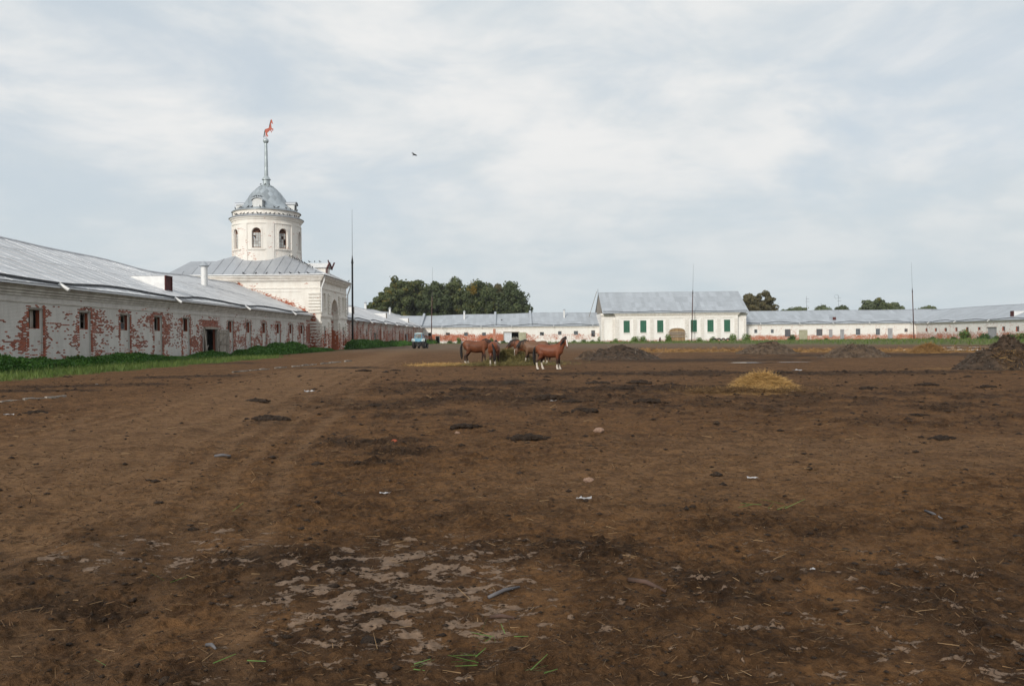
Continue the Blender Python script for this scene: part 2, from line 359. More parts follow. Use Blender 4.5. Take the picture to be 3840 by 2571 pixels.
# ------------------------------------------------------------------ ground (one sheet, finest near the camera)
th = np.concatenate([np.linspace(R(-46), R(46), 880), np.linspace(R(46), R(314), 70)[1:-1]])
rr = np.concatenate([np.linspace(.4, 2.4, 8), np.geomspace(2.5, 12, 400), np.geomspace(12.1, 72, 200), np.geomspace(73, 420, 80), np.geomspace(440, 9000, 22)])
TH, RR = np.meshgrid(th, rr); GX = RR*np.sin(TH); GY = RR*np.cos(TH)
def seg_dist(X, Y, pts):
    d = np.full(np.shape(X), 1e9)
    for (x0, y0), (x1, y1) in zip(pts[:-1], pts[1:]):
        vx, vy = x1-x0, y1-y0; t = np.clip(((X-x0)*vx+(Y-y0)*vy)/(vx*vx+vy*vy), 0, 1)
        d = np.minimum(d, np.hypot(X-x0-t*vx, Y-y0-t*vy))
    return d
TRACK2 = [(-9.5, 6), (-11.5, 22), (-12.5, 44), (-15, 88)]
TRACK = [(-4.5, 3), (-6.6, 12), (-9.5, 34), (-14, 88), (-17, 136), (-19, 200)]
DARKS = [(1330, 1665, 1.35, .9), (1480, 1700, .8, .5), (1330, 1745, .7, .35), (3650, 2330, .5, .35), (3500, 2250, .45, .3), (2700, 2180, .42, .3), (2760, 2250, .3, .22),
         (2350, 1462, 6.5, 2.2), (1900, 1500, 4.0, 1.6), (1750, 1440, 4.0, 2.4), (2600, 1400, 7, 3.0), (3200, 1400, 8, 2.5), (1250, 1378, 4, 2.0), (300, 1448, 4.0, 1.8), (130, 1470, 3.0, 1.2), (700, 1412, 4, 2), (2200, 1402, 5, 2.2),
         (3300, 1330, 16, 9), (2600, 1350, 12, 6), (850, 1362, 3.2, 3.0), (2150, 2060, .6, .35), (250, 2300, .8, .4), (1050, 2100, 1.2, .5)]
def ground_masks(X, Y):
    r = np.hypot(X, Y)
    wob = fbm(X*.35, Y*.35, 3, 4)
    track = sstep(seg_dist(X, Y, TRACK)+(wob-.5)*3, 3.4, .6)*(1-sstep(r, 90, 170))
    track = np.maximum(track, sstep(seg_dist(X, Y, [(1.0, 10.5), (9, 13), (22, 17)])+(wob-.5)*4, 3.2, .5)*.8)
    lines = np.zeros(X.shape)
    for k, off in enumerate((-3.3, -2.75, -2.2, -1.35, -.9, -.45, .3, .9, 1.2, 1.9, 2.5, 3.2)):
        lines = np.maximum(lines, (.55+.45*((k*37) % 10)/10)*sstep(seg_dist(X-off-(wob-.5)*.5, Y, TRACK), .20, .05))
    track = np.clip(track*.8+lines*sstep(r, 75, 45)*sstep(wob, .25, .5), 0, 1)
    dark = np.zeros(X.shape)
    for px, py, rx, ry in DARKS:
        c = ground_at(px, py); e = np.hypot((X-c.x)/rx, (Y-c.y)/ry)+(fbm(X*1.2, Y*1.2, 11, 4)-.5)*1.3
        dark = np.maximum(dark, sstep(e, 1.05, .45))
    mid = sstep(r, 15, 19)*sstep(r, 34, 27)*sstep(fbm(X*.8, Y*1.1, 21, 4), .44, .60)*sstep(X, -9, -3)
    dark = np.maximum(dark, mid*.75)
    grassL = sstep(X+(wob-.5)*3.5, -23.0, -25.0)*sstep(Y, 84, 78)*sstep(Y, 22, 30)
    grassL = np.maximum(grassL, sstep(X+(wob-.5)*2.5, -27.2, -28.6)*sstep(Y, 20, 30)*(1-sstep(Y, 79.5, 80.5)*sstep(Y, 88.5, 87)))
    edge = np.where(X > 20, np.interp(X, [20, 45, 70, 160], [215, 190, 128, 112]), np.interp(X, [-30, 5, 20], [262, 258, 215]))
    grassF = sstep(Y+(fbm(X*.05, Y*.05, 5, 4)-.5)*70, edge-14, edge+16)*sstep(X, -30, -22)
    grassF = grassF*(.62+.38*sstep(fbm(X*.12, Y*.04, 9, 3), .4, .6))
    out = sstep(Y, 300, 310)+sstep(X, 158, 165)+sstep(X, -54, -60)
    grass = np.clip(np.maximum(np.maximum(grassL, grassF), out), 0, 1)
    sy0 = np.interp(X, [12, 30, 45, 60], [88, 82, 74, 72]); sy1 = np.interp(X, [12, 30, 45, 60], [98, 92, 81, 76])
    straw = sstep(Y+(fbm(X*.3, Y*.3, 41, 3)-.5)*7, sy0-1.5, sy0+1.5)*sstep(Y+(fbm(X*.3, Y*.3, 43, 3)-.5)*7, sy1+1.5, sy1-1.5)*sstep(X, 11, 15)*sstep(X, 49, 46)
    for px, py, rx, ry in [(1710, 1362, 1.6, 1.6), (1600, 1372, 1.3, .9), (2800, 1478, 1.7, .8), (3560, 1380, 2.6, .7), (1660, 1368, 2.2, 1.0)]:
        c = ground_at(px, py); e = np.hypot((X-c.x)/rx, (Y-c.y)/ry)+(fbm(X*1.5, Y*1.5, 47, 4)-.5)*1.2
        straw = np.maximum(straw, sstep(e, 1.1, .5)*.85)
    # pale trodden mud showing between the litter in the foreground
    fm = fbm(X*.22+3, Y*.28, 61, 3)
    zone = .95*sstep(np.hypot((X+.75)/1.5, (Y-5.6)/2.0), 1.2, .3)
    zone = np.maximum(zone, .62*sstep(np.hypot((X+2.9)/1.5, (Y-6.6)/.9), 1.1, .5)); zone = np.maximum(zone, .34*sstep(np.hypot((X-2.0)/2.6, (Y-5.4)/1.9), 1.1, .5)); zone = np.maximum(zone, .5*sstep(np.hypot((X-2.2)/1.4, (Y-4.3)/.5), 1.1, .5))
    n = fbm(X*7.5, Y*10.5, 71, 5, .72); n3_ = fbm(X*.9, Y*1.2, 73, 3)
    mud = .85*sstep(n+(n3_-.5)*.42-.13*zone, .345, .31)*sstep(zone, .1, .4); soft = sstep(n+(n3_-.5)*.42-.13*zone, .42, .33)*sstep(zone, .05, .4)
    nearz = sstep(r+(n3_-.5)*3, 9.6, 7.6)*sstep(n3_, .30, .52); dark = np.maximum(dark, .62*nearz)  # litter coloured darker close to the camera, edge broken up by noise
    return dict(track=track, dark=dark, grass=grass, straw=straw, mud=np.clip(zone, 0, 1), soft=np.clip(zone*.6, 0, 1), wob=wob)
GM = ground_masks(GX, GY)
near = 1-sstep(RR, 25, 75)
clod = sstep(fbm(GX*3.2, GY*3.2, 81, 4, .6), .47, .68)
fine = fbm(GX*11, GY*11, 91, 3, .6)
clod2 = sstep(fbm(GX*8, GY*8, 95, 3, .6), .50, .66)
clod3 = sstep(fbm(GX*17, GY*17, 97, 2, .6), .50, .70)*(1-sstep(RR, 10, 20))
GZ = (fbm(GX*.12, GY*.12, 1, 3)-.5)*.10*sstep(RR, 6, 20)*(1-sstep(RR, 90, 130)) + (fbm(GX*.7, GY*.7, 2, 3)-.5)*.07*near
rough_amt = (.45+.55*(1-GM['track']))*near*(1-GM['soft'])*(.95+.05*sstep(RR, 8, 16))
GZ += clod*.026*rough_amt + clod2*.024*rough_amt + (fine-.5)*.016*near*(1-.8*GM['soft']) + clod3*.020*rough_amt*(.4+.6*GM['dark'])
GZ += GM['dark']*near*(1-GM['soft'])*(.010+.03*clod+.018*clod2)*(.5+.5*sstep(RR, 8, 16)) - GM['soft']*.006
for off in (-2.6, -2.2, -.9, -.75, .9, 1.05, 2.4):                                   # wheel ruts of the track and of the tread marks in front
    pts = [(x+off, y) for x, y in TRACK]; GZ -= .030*sstep(seg_dist(GX, GY, pts)+(GM['wob']-.5)*.3, .32, .06)*near
for x0 in (.98, 1.35):
    d = seg_dist(GX, GY, [(x0+.25, 4.0), (x0+.62, 8.2)]); GZ -= .022*sstep(d, .14, .06)*(.5+.5*np.sin(GY*52))*near
V = np.stack([GX, GY, GZ], -1).reshape(-1, 3); nr, nc = GX.shape
ii = np.arange(nr-1)[:, None]*nc; jj = np.arange(nc)[None, :]; j2 = (jj+1) % nc
F = np.stack([ii+jj, ii+j2, ii+nc+j2, ii+nc+jj], -1).reshape(-1, 4)
V = np.vstack([V, [[0, 0, 0]]])
mg, t, b = newmat('trodden_earth')
def att(t, n): a = t.node('ShaderNodeAttribute'); a.attribute_name = n; return a.outputs['Fac']
pos = t.node('ShaderNodeNewGeometry').outputs['Position']
nb = t.noise(pos, .35, 5, .6); nm = t.noise(pos, 2.6, 6, .65); nf = t.noise(pos, 14, 6, .7); nx = t.noise(t.scale(pos, (1, 1.6, 1)), 38, 4, .7)
f1 = t.rng(t.math('ADD', t.math('MULTIPLY', nm, .5), t.math('MULTIPLY', nf, .5)), .40, .60)
c = t.mix(f1, (.060, .0305, .0135), (.160, .0830, .0360))
c = t.mix(t.math('MULTIPLY', t.rng(nb, .45, .7), .45), c, (.178, .094, .042))
c = t.mix(t.math('MULTIPLY', t.rng(nx, .60, .72), .55), c, (.016, .010, .007))
c = t.mix(t.math('MULTIPLY', t.rng(t.noise(pos, 60, 2, .5), .70, .76), .55), c, (.26, .17, .09))
c = t.mix(t.math('MULTIPLY', att(t, 'track'), .66), c, t.mix(f1, (.148, .083, .041), (.228, .133, .069)))
sp1 = t.rng(t.noise(t.scale(pos, (1, .8, 1)), 6.5, 4, .6), .565, .64); sp2 = t.rng(t.noise(pos, 1.1, 5, .62), .50, .66)
c = t.mix(t.math('MULTIPLY', sp1, .48), c, (.042, .021, .0105))
c = t.mix(t.math('MULTIPLY', sp2, .30), c, (.075, .037, .017))
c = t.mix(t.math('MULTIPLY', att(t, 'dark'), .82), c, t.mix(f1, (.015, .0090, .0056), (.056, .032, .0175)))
nmud = t.math('ADD', t.noise(t.scale(pos, (1, 1.45, 1)), 4.6, 7, .68), t.math('MULTIPLY', att(t, 'mud'), .155))
mudf = t.math('MULTIPLY', t.rng(nmud, .645, .672), t.rng(att(t, 'mud'), .03, .2))
c = t.mix(t.math('MULTIPLY', mudf, .72), c, t.mix(t.rng(nf, .35, .65), (.150, .102, .070), (.225, .160, .114)))
ysep = t.node('ShaderNodeSeparateXYZ'); t.l.new(pos, ysep.inputs[0])
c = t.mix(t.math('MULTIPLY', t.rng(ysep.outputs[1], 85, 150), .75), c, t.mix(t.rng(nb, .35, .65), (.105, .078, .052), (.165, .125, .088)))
c = t.mix(t.math('MULTIPLY', att(t, 'straw'), t.rng(nf, .30, .55)), c, t.mix(t.rng(nm, .4, .6), (.17, .095, .034), (.26, .15, .058)))
gcol = t.mix(t.rng(t.noise(pos, .25, 5, .65), .35, .65), (.085, .105, .036), (.150, .130, .066)); gcol = t.mix(t.rng(nm, .35, .65, 0, .7), gcol, (.060, .095, .024))
c = t.mix(t.math('MULTIPLY', att(t, 'grass'), t.rng(nm, .2, .45, .7, 1)), c, gcol)
t.put(b.inputs['Base Color'], c); b.inputs['Specular IOR Level'].default_value = .10
t.put(b.inputs['Roughness'], t.rng(mudf, 0, 1, .95, .66, False))
bn = t.node('ShaderNodeBump'); bn.inputs['Strength'].default_value = 1.0; bn.inputs['Distance'].default_value = .05
t.put(bn.inputs['Height'], t.math('MULTIPLY', t.math('ADD', nf, t.math('MULTIPLY', nx, .5)), t.rng(mudf, 0, 1, 1, .2, False)))
t.put(b.inputs['Normal'], bn.outputs[0])
me = npmesh('ground', V, F, mg, smooth=True)
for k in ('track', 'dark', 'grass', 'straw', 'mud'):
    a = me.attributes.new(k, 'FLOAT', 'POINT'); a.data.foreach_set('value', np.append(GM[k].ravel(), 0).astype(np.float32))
structure(link('ground', me))
def gz(x, y):
    """ground height near a point (nearest grid vertex)"""
    r = math.hypot(x, y); i = int(np.argmin(np.abs(rr-r))); a = math.atan2(x, y)
    if a < R(-46): a += 2*math.pi
    j = int(np.argmin(np.abs(th-a))); return float(GZ[i, j])

# ------------------------------------------------------------------ stable wings
def frame(T): return lambda u, v, n: T(u, v, n)
def wood_window(root, T, u0, u1, v0, v1, n, nu, nv, fm, pm, miss=(), fw=.07, name='window'):
    """a wooden sash with its glazing bars; every pane a piece of its own"""
    mb = MB(T); w = u1-u0; h = v1-v0
    mb.box(u0, u0+fw, v0, v1, n-.06, n); mb.box(u1-fw, u1, v0, v1, n-.06, n); mb.box(u0+fw, u1-fw, v0, v0+fw, n-.061, n-.001); mb.box(u0+fw, u1-fw, v1-fw, v1, n-.061, n-.001)
    iu = (w-2*fw)/nu; iv = (h-2*fw)/nv; bw = fw*.4
    for i in range(1, nu): mb.box(u0+fw+i*iu-bw/2, u0+fw+i*iu+bw/2, v0+fw, v1-fw, n-.05, n-.008)
    for j in range(1, nv): mb.box(u0+fw, u1-fw, v0+fw+j*iv-bw/2, v0+fw+j*iv+bw/2, n-.047, n-.010)
    win = mb.build(name, fm, root)
    for i in range(nu):
        for j in range(nv):
            if (i, j) in miss: continue
            MB(T).box(u0+fw+i*iu+bw/2, u0+fw+(i+1)*iu-bw/2, v0+fw+j*iv+bw/2, v0+fw+(j+1)*iv-bw/2, n-.035, n-.028).build('pane', pm, win)
    return win
def plank_door(root, T, u0, u1, v0, v1, n, k, m, name='door', brace=True, gap=.012, jit=.0):
    mb = MB(T)
    if brace:
        mb.box(u0+.05, u1-.05, v0+.25, v0+.42, n, n+.045); mb.box(u0+.05, u1-.05, v1-.45, v1-.28, n, n+.045)
    else: mb.box(u0+.03, u1-.03, v0+.2, v0+.3, n-.11, n-.066)
    d = mb.build(name, m, root); w = (u1-u0)/k
    for i in range(k):
        e = random.uniform(-jit, jit)
        MB(T).box(u0+i*w+gap/2, u0+(i+1)*w-gap/2, v0, v1+e, n-.06, n-.002).build('plank', m, d)
    return d
def wing_roof(root, T, L, nE, nR, eZ, rZ, rm, sag, su, ncol, nrow, zig=None, spout=True, thick=.12, name='roof', ends=True):
    S = lambda u, s: Vector(T(u, eZ+(rZ-eZ)*s+sag(u)*s, nE-(nR+nE)*s))
    B = lambda u, s: Vector(T(u, eZ+(rZ-eZ)*s+sag(u)*s, -2*nR-nE+(nR+nE)*s))
    mb = MB(); k = max(2, int(L/3)); us = [L*i/k for i in range(k+1)]
    for a, c in zip(us[:-1], us[1:]):
        mb.F.append([mb.v(S(a, 0)), mb.v(S(c, 0)), mb.v(S(c, 1)), mb.v(S(a, 1))]); mb.M.append(0)
        mb.F.append([mb.v(B(a, 0)), mb.v(B(a, 1)), mb.v(B(c, 1)), mb.v(B(c, 0))]); mb.M.append(0)
        d = Vector((0, 0, thick))
        mb.F.append([mb.v(S(a, 0)-d), mb.v(S(c, 0)-d), mb.v(S(c, 0)), mb.v(S(a, 0))]); mb.M.append(0)
        mb.F.append([mb.v(S(a, 0)-d), mb.v(S(c, 0)-d), mb.v(S(c, .12)-d), mb.v(S(a, .12)-d)]); mb.M.append(0)
    for u in ((0, L) if ends else ()):
        mb.F.append([mb.v(S(u, 0)), mb.v(S(u, 1)), mb.v(B(u, 0))]); mb.M.append(0)
    roof = mb.build(name, rm, root, fix=False)
    if ncol:
        w = (su[1]-su[0])/ncol; sl = (S(su[0], 1)-S(su[0], 0)).length/nrow
        pm = MB().box(0, w*.995, 0, sl*1.01, .004, .010).box(-.025, .025, 0, sl, .010, .035).box(.025, w*.995, sl*.985, sl*1.01, .010, .024).mesh('sheet', rm)
        for i in range(ncol):
            for j in range(nrow):
                a = su[0]+i*w; c = a+w; s0, s1 = j/nrow, (j+1)/nrow
                X = (S(c, s0)-S(a, s0)).normalized(); Yv = S(a, s1)-S(a, s0); o = S(a, s0)
                Z = X.cross(Yv)
                if Z.z < 0: o = S(c, s0); X = -X; Yv = S(c, s1)-S(c, s0); Z = X.cross(Yv)
                Z.normalize(); Yn = Z.cross(X)
                o = o + Z*(.010+random.uniform(0, .010)+.008*(nrow-j))
                tilt = Matrix.Rotation(random.uniform(-.008, .008), 4, 'Y') @ Matrix.Rotation(random.uniform(.000, .006), 4, 'X')
                m4 = Matrix(((X.x, Yn.x, Z.x, o.x), (X.y, Yn.y, Z.y, o.y), (X.z, Yn.z, Z.z, o.z), (0, 0, 0, 1))) @ tilt
                place('sheet', pm, roof, m4)
    # ridge cap
    mb = MB(); mb.tube([S(u, 1)+Vector((0, 0, .06)) for u in us], [.13]*len(us), 6); mb.build('ridge_cap', rm, root)
    if zig:
        mb = MB(); P = []
        for u, s in zig: P.append((u, s))
        Z = (S(1, 0)-S(0, 0)).cross(S(0, 1)-S(0, 0)).normalized(); Z = Z if Z.z > 0 else -Z
        fine = []
        for (a, s0), (c, s1) in zip(P[:-1], P[1:]):
            q = 5
            for i in range(q):
                x = i/q; fine.append((a+(c-a)*x, s0+(s1-s0)*(x*x*(3-2*x))+random.uniform(-.006, .006)))
        fine.append(P[-1])
        for (a, s0), (c, s1) in zip(fine[:-1], fine[1:]):
            p, q = S(a, s0)+Z*.13, S(c, s1)+Z*.13; mb.bar(p, q, .05, .24, upv=Z)
        mb.build('gutter_ridge', M_GUTTER, root)
        if spout:
            lows = [p for i, p in enumerate(P) if 0 < i < len(P)-1 and p[1] < P[i-1][1] and p[1] < P[i+1][1]]
            for u, s in lows:
                p = S(u, max(0, s)); q = S(u, 0); dn = (S(u, 0)-S(u, .1)).normalized()
                MB().tube([p+Z*.12, q+dn*.55+Z*.05-Vector((0, 0, .1))], [.14, .12], 8).build('spout', M_WHITEMETAL, root)
    return roof, S
def zigzag(u0, u1, lows, lo=.025, hi=.12):
    pts = [(u0, hi)] ; prev = None
    for i, u in enumerate(lows):
        if prev is not None: pts.append(((u+prev)/2, hi+random.uniform(-.015, .02)))
        pts.append((u, lo)); prev = u
    pts.append((u1, hi*.8)); return pts
def chimney_pipe(root, S, u, s, h, r=.28):
    p = S(u, s)
    mb = MB(); mb.lathe([(r, -.5), (r, h)], (p.x, p.y), 12, 0, p.z); pp = mb.build('vent_pipe', M_WHITEMETAL, root, smooth=True)
    mb = MB(); mb.lathe([(0, h+r*1.7), (r*1.55, h+.06), (r*1.5, h+.0), (0, h+.02)], (p.x, p.y), 12, 0, p.z); mb.build('cap', M_ROOFF, pp)
def dormer(root, T, S, u, s, w, h, fm=None):
    """flat-topped dormer: front standing on the slope, top running level back into it"""
    p = S(u, s); mb = MB()
    a = S(u-w/2, s); b_ = S(u+w/2, s); dn = S(u, s)-S(u, s+.05); hd = Vector((dn.x, dn.y, 0)).normalized()
    run = Vector((dn.x, dn.y, 0)).length/abs(dn.z)*h
    A, Bv = a+Vector((0, 0, h)), b_+Vector((0, 0, h)); Ab, Bb = A-hd*run, Bv-hd*run
    for f in ((a, A, Ab), (b_, Bv, Bb)): mb.face([tuple(x) for x in f])
    mb.face([tuple(x) for x in (A+hd*.15+Vector((0, 0, .02)), Bv+hd*.15+Vector((0, 0, .02)), Bb+Vector((0, 0, .02)), Ab+Vector((0, 0, .02)))])
    d = mb.build('dormer', M_WHITEMETAL, root, fix=False)
    mb = MB(); mb.face([tuple(x+hd*.02) for x in (a, b_, Bv, A)])
    mb.bar(tuple(A+hd*.08), tuple(Bv+hd*.08), .12, .1); mb.bar(tuple(a+hd*.06), tuple(A+hd*.06), .1); mb.bar(tuple(b_+hd*.06), tuple(Bv+hd*.06), .1)
    mb.build('dormer_front', fm or M_DARKRED, d, fix=False)
def shell(mb, T, L, nR, V, ends=(1, 1), rise=0):
    """end walls and outer wall of a wing"""
    old = mb.T; mb.T = T; n2 = -2*nR
    mb.face(((0, 0, n2), (L, 0, n2), (L, V, n2), (0, V, n2)))
    for u, e in zip((0, L), ends):
        if e: mb.face(((u, 0, 0), (u, 0, n2), (u, V, n2), (u, V+rise, -nR), (u, V, 0)))
    mb.T = old
def cornice(root, T, u0, u1, steps, m, name='cornice'):
    mb = MB(T)
    for v0, v1, n in steps: mb.box(u0, u1, v0, v1, -.02, n)
    return mb.build(name, m, root)

XL = -32.0
CORN = [(4.42, 4.50, .05), (4.86, 5.02, .07), (5.03, 5.20, .15), (5.21, 5.40, .25), (5.41, 5.62, .36)]
# left wing, near part: from beside the camera to the tower
UA = 18.0; LA = 124.0-UA
TA = lambda u, v, n: (XL+n, UA+u, v)
wl = thing('stable_wing', 'long whitewashed stable with peeling red brick on the left, in front of the tower', 'stable', (XL, 70, 0))
winY = [46.45+6.06*i for i in range(13)]; winY = [y for y in winY if abs(y-82.8) > 2 and y < 121]
winY = [28.3, 34.3, 40.4]+winY
rects = []; niches = []
for y in winY:
    u = y-UA; rects += [(u-.80, u+.80, .25, 4.12, .14), (u-.66, u+.66, 2.72, 3.98, None)]; niches.append(u)
DU = 82.9-UA; rects.append((DU-1.75, DU+1.75, 0.0, 3.2, None))
mb = MB(); stepwall(mb, TA, LA, 5.62, rects, th=.40); shell(mb, TA, LA, 11.6, 5.6, (1, 1), 4.6)
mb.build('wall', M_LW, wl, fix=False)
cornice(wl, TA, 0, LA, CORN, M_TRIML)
sagA = lambda u: .22*math.sin(u*.13+1)+.10*math.sin(u*.31)
zz = zigzag(0, LA-.4, [y-UA for y in (17+18.8, 54.5, 73.1, 92.4, 112.0)], .02, .095)
roofA, SA = wing_roof(wl, TA, LA, .62, 11.6, 5.66, 10.45, M_ROOFL, sagA, (42-UA, LA), 46, 4, zz)
# bare bricks where the limewash has come away
def exposure(u, v):
    e = fbm(np.array([u*.33+9]), np.array([v*.55]), 5, 4, .6)[0]*.9 + (vnoise(np.array([u*1.3]), np.array([v*1.9]), 8)[0]-.5)*.30+(vnoise(np.array([u*1.1]), np.array([v*11.1]), 9)[0]-.5)*.22
    e += .10*(1-min(1, v/2.6)) + (.10 if 1.2 < v < 3.9 else 0)
    if v > 4.3: e -= .16
    for c in niches:
        d = abs(u-c)
        if d < 3:
            if .80 <= d < 1.12 and v < 4.2: e += .42 if u > c else .26
            if .80 <= d < 1.6 and 2.4 < v < 4.0: e += .16
            if d < 1.05 and 4.12 <= v < 4.5: e += .30
            if d < .8 and v < 4.12: e -= .22
    dd = u-DU
    if -2.3 < dd < 2.3 and 3.2 < v < 3.9: e += .3
    if -5 < dd < -1.9 and v < 2.2: e += .22
    if 2 < dd < 10 and v < 1.9: e += .13
    if u > LA-2.6: e += .30
    return e
bw, bh = .27, .078; cand = []
rg2 = random.Random(3)
for row in range(int(5.0/.09)):
    v = .1+row*.09; u = 22+(row % 2)*.145
    while u < LA-.3:
        un = u+.29; inh = False
        for c in niches:
            if u < c+.62 and un > c-.62 and 2.65 < v < 4.0: inh = True
        if DU-1.9 < un and u < DU+1.9 and v < 3.25: inh = True
        if not inh and exposure(u+.14, v)+rg2.uniform(-.19, .19) > .685:
            nn = 0.0
            for c in niches:
                if abs(u+.14-c) < .80-.14 and v < 4.1: nn = -.14
                elif abs(u+.14-c) < .80+.14 and v < 4.1: nn = None
            if nn is not None: cand.append((u, v, nn))
        u = un
    for c in niches:                                     # toothed edges of the niches
        if v < 4.05:
            for sgn in (-1, 1):
                if rg2.random() < (.85 if sgn > 0 else .6): cand.append((c+.80 if sgn > 0 else c-.80-.2, v, 0.0))
brick_me = [MB().box(0, w_, 0, h_, -.02, d_).mesh('brick', M_BRICK) for w_, h_, d_ in ((.265, .078, .012), (.255, .074, .018), (.26, .08, .008))]
bT = Matrix(((0, 0, 1, 0), (1, 0, 0, 0), (0, 1, 0, 0), (0, 0, 0, 1)))      # brick x along the wall, y up, z out
cand.sort(key=lambda q: abs(q[0]+UA-50)); seen = [q for q in cand if q[0]+UA > 47.0]; seen.sort(key=lambda q: q[0])
wallo = [o for o in wl.children if o.name.startswith('wall')][0]
for u, v, nn in seen[:300]: place('brick', random.choice(brick_me), wallo, Matrix.Translation(TA(u, v, nn)) @ bT)
mb = MB(TA)
for u, v, nn in seen[300:]+[q for q in cand if q[0]+UA <= 47.0]:
    d_ = random.uniform(.006, .018); mb.box(u, u+random.uniform(.2, .27), v, v+.078, nn-.02, nn+d_)
stuff(mb.build('bare_bricks', M_BRICK, wallo, fix=False))
for i, u in enumerate(niches):
    # red brick reveals of the opening, timber lintel, window
    mb = MB(TA); mb.box(u+.64, u+.659, 2.73, 3.97, -.395, -.15); mb.box(u-.659, u-.64, 2.73, 3.97, -.395, -.15); mb.box(u-.64, u+.64, 2.722, 2.74, -.395, -.145)
    mb.build('reveal', M_BRICK, wl)
    MB(TA).box(u-.74, u+.74, 3.985, 4.10, -.13, -.02).build('lintel', M_WOOD, wl)
    k = i % 4
    if k == 0:
        mb = MB(TA); mb.box(u-.1, u-.0, 2.75, 3.95, -.40, -.33); w_ = mb.build('window', M_WOOD, wl)
        MB(TA).box(u+.02, u+.30, 2.76, 3.94, -.39, -.36).build('board', M_WOOD, w_)
    elif k in (1, 2):
        wood_window(wl, TA, u-.58, u+.58, 2.75, 3.94, -.34, 2, 2, M_WOOD, M_GLASSP if k == 1 else M_GLASS, miss=((1, 0), (1, 1)) if k == 1 else ((1, 1),))
    else: wood_window(wl, TA, u-.58, u+.58, 2.75, 3.94, -.34, 2, 1, M_WOOD, M_GLASS, miss=((1, 0),))
# the open stable door
mb = MB(TA); mb.box(DU-1.86, DU+1.9, 3.0, 3.25, -.1, .22); mb.box(DU+1.5, DU+1.78, 0, 3.0, -.05, .2)
mb.bar((DU-2.35, 3.0, .25), (DU-2.0, 0.0, .45), .2, .1); mb.bar((DU-1.95, 2.9, .15), (DU-1.75, .0, .22), .1, .14); mb.bar((DU-1.45, .1, .1), (DU-1.4, 2.8, .12), .09, .09); mb.bar((DU-1.4, .9, .1), (DU-.9, 1.3, .1), .08, .12)
mb.build('door_frame', M_WOOD, wl)
TL = lambda u, v, n: TA(DU+1.85+u*.96-n*.25, v, .22+u*.2+n*.96)
d = plank_door(wl, TL, 0, 2.0, .12, 2.95, .06, 6, M_WOOD, 'door')
MB(TL).box(.15, 1.85, 1.3, 1.5, .07, .12).bar((.2, 1.6, .1), (1.8, 2.6, .1), .16, .05).build('ledge', M_WOOD, d)
for a_, c_ in ((DU+1.70, DU+1.745), (DU-1.745, DU-1.70)): MB(TA).box(a_, c_, 0, 3.0, -.39, -.06).build('reveal', M_BRICK, wl)
# vents and dormer on the near roof
def roof_uv(S, L, px, py):
    best = None
    for i in range(200):
        u = L*i/199
        for j in range(41):
            p = S(u, j/40); x = W0/2+FPX*p.x/p.y; y = HOR-(p.z-EYE)/p.y*FPX-ROLL*(x-W0/2)
            e = (x-px)**2+(y-py)**2
            if best is None or e < best[0]: best = (e, u, j/40)
    return best[1], best[2]
u, s = roof_uv(SA, LA, 767, 1070); chimney_pipe(wl, SA, u, s, 2.5, .42)
u, s = roof_uv(SA, LA, 632, 1092); dormer(wl, TA, SA, u, s, 1.5, 1.45)

# left wing, far part: from the tower to the corner
UB = 143.5; LB = 303.0-UB
TB = lambda u, v, n: (XL+n, UB+u, v)
wl2 = thing('stable_wing', 'whitewashed stable between the tower and the far left corner, streaked with red brick', 'stable', (XL, 200, 0))
rects = []; lst = []
for x in (1352, 1375, 1392, 1415, 1426, 1440, 1458, 1472, 1484, 1498, 1508, 1531, 1542):
    Y, _ = onX(x, 1240, XL); u = Y-UB; lst.append(u); rects += [(u-.7, u+.7, .3, 4.1, .12), (u-.5, u+.5, 2.7, 3.9, None)]
drs = []
for x in (1407, 1521):
    Y, _ = onX(x, 1260, XL); u = Y-UB; drs.append(u); rects.append((u-1.4, u+1.4, 0, 3.3, None))
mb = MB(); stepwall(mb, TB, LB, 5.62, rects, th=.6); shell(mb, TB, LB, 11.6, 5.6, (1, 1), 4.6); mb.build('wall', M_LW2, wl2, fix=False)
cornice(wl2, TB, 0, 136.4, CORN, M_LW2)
sagB = lambda u: .45+.5*math.sin(u*.045+1.2)*math.exp(-u/120)+.12*math.sin(u*.2)
zzB = zigzag(.3, 136, [12, 30, 49, 68, 87, 106, 124], .02, .10)
roofB, SB = wing_roof(wl2, TB, LB, .62, 11.6, 5.66, 10.5, M_ROOFL, sagB, (0, 136.5), 75, 4, zzB)
for i, u in enumerate(lst): wood_window(wl2, TB, u-.5, u+.5, 2.7, 3.9, -.45, 2, 2, M_RFRAME, M_GLASS, miss=((i % 2, 1), (1, 0)))
for i, u in enumerate(drs):
    if i == 0:
        mb = MB(TB); mb.bar((u-1.5, 3.2, .3), (u-1.2, 0, .6), .3, .14); mb.bar((u+.9, 3.0, .3), (u+1.6, 0, .8), .3, .12); mb.box(u-1.6, u+1.6, 3.1, 3.3, -.1, .15); mb.build('door_frame', M_WOOD, wl2)
        plank_door(wl2, TB, u-.8, u+.7, .05, 3.0, -.25, 5, M_WOODG)
    else: plank_door(wl2, TB, u+1.5, u+3.6, .1, 3.2, .16, 6, M_WOODG)
for px, py, h in ((1373, 1157, 1.9), (1463, 1178, 1.9)): u, s = roof_uv(SB, 136, px, py); chimney_pipe(wl2, SB, u, s, h, .36)
for px, py in ((1326, 1176), (1449, 1194), (1532, 1210)): u, s = roof_uv(SB, 136, px, py); dormer(wl2, TB, SB, u, s, 1.4, 1.5, M_WOOD)

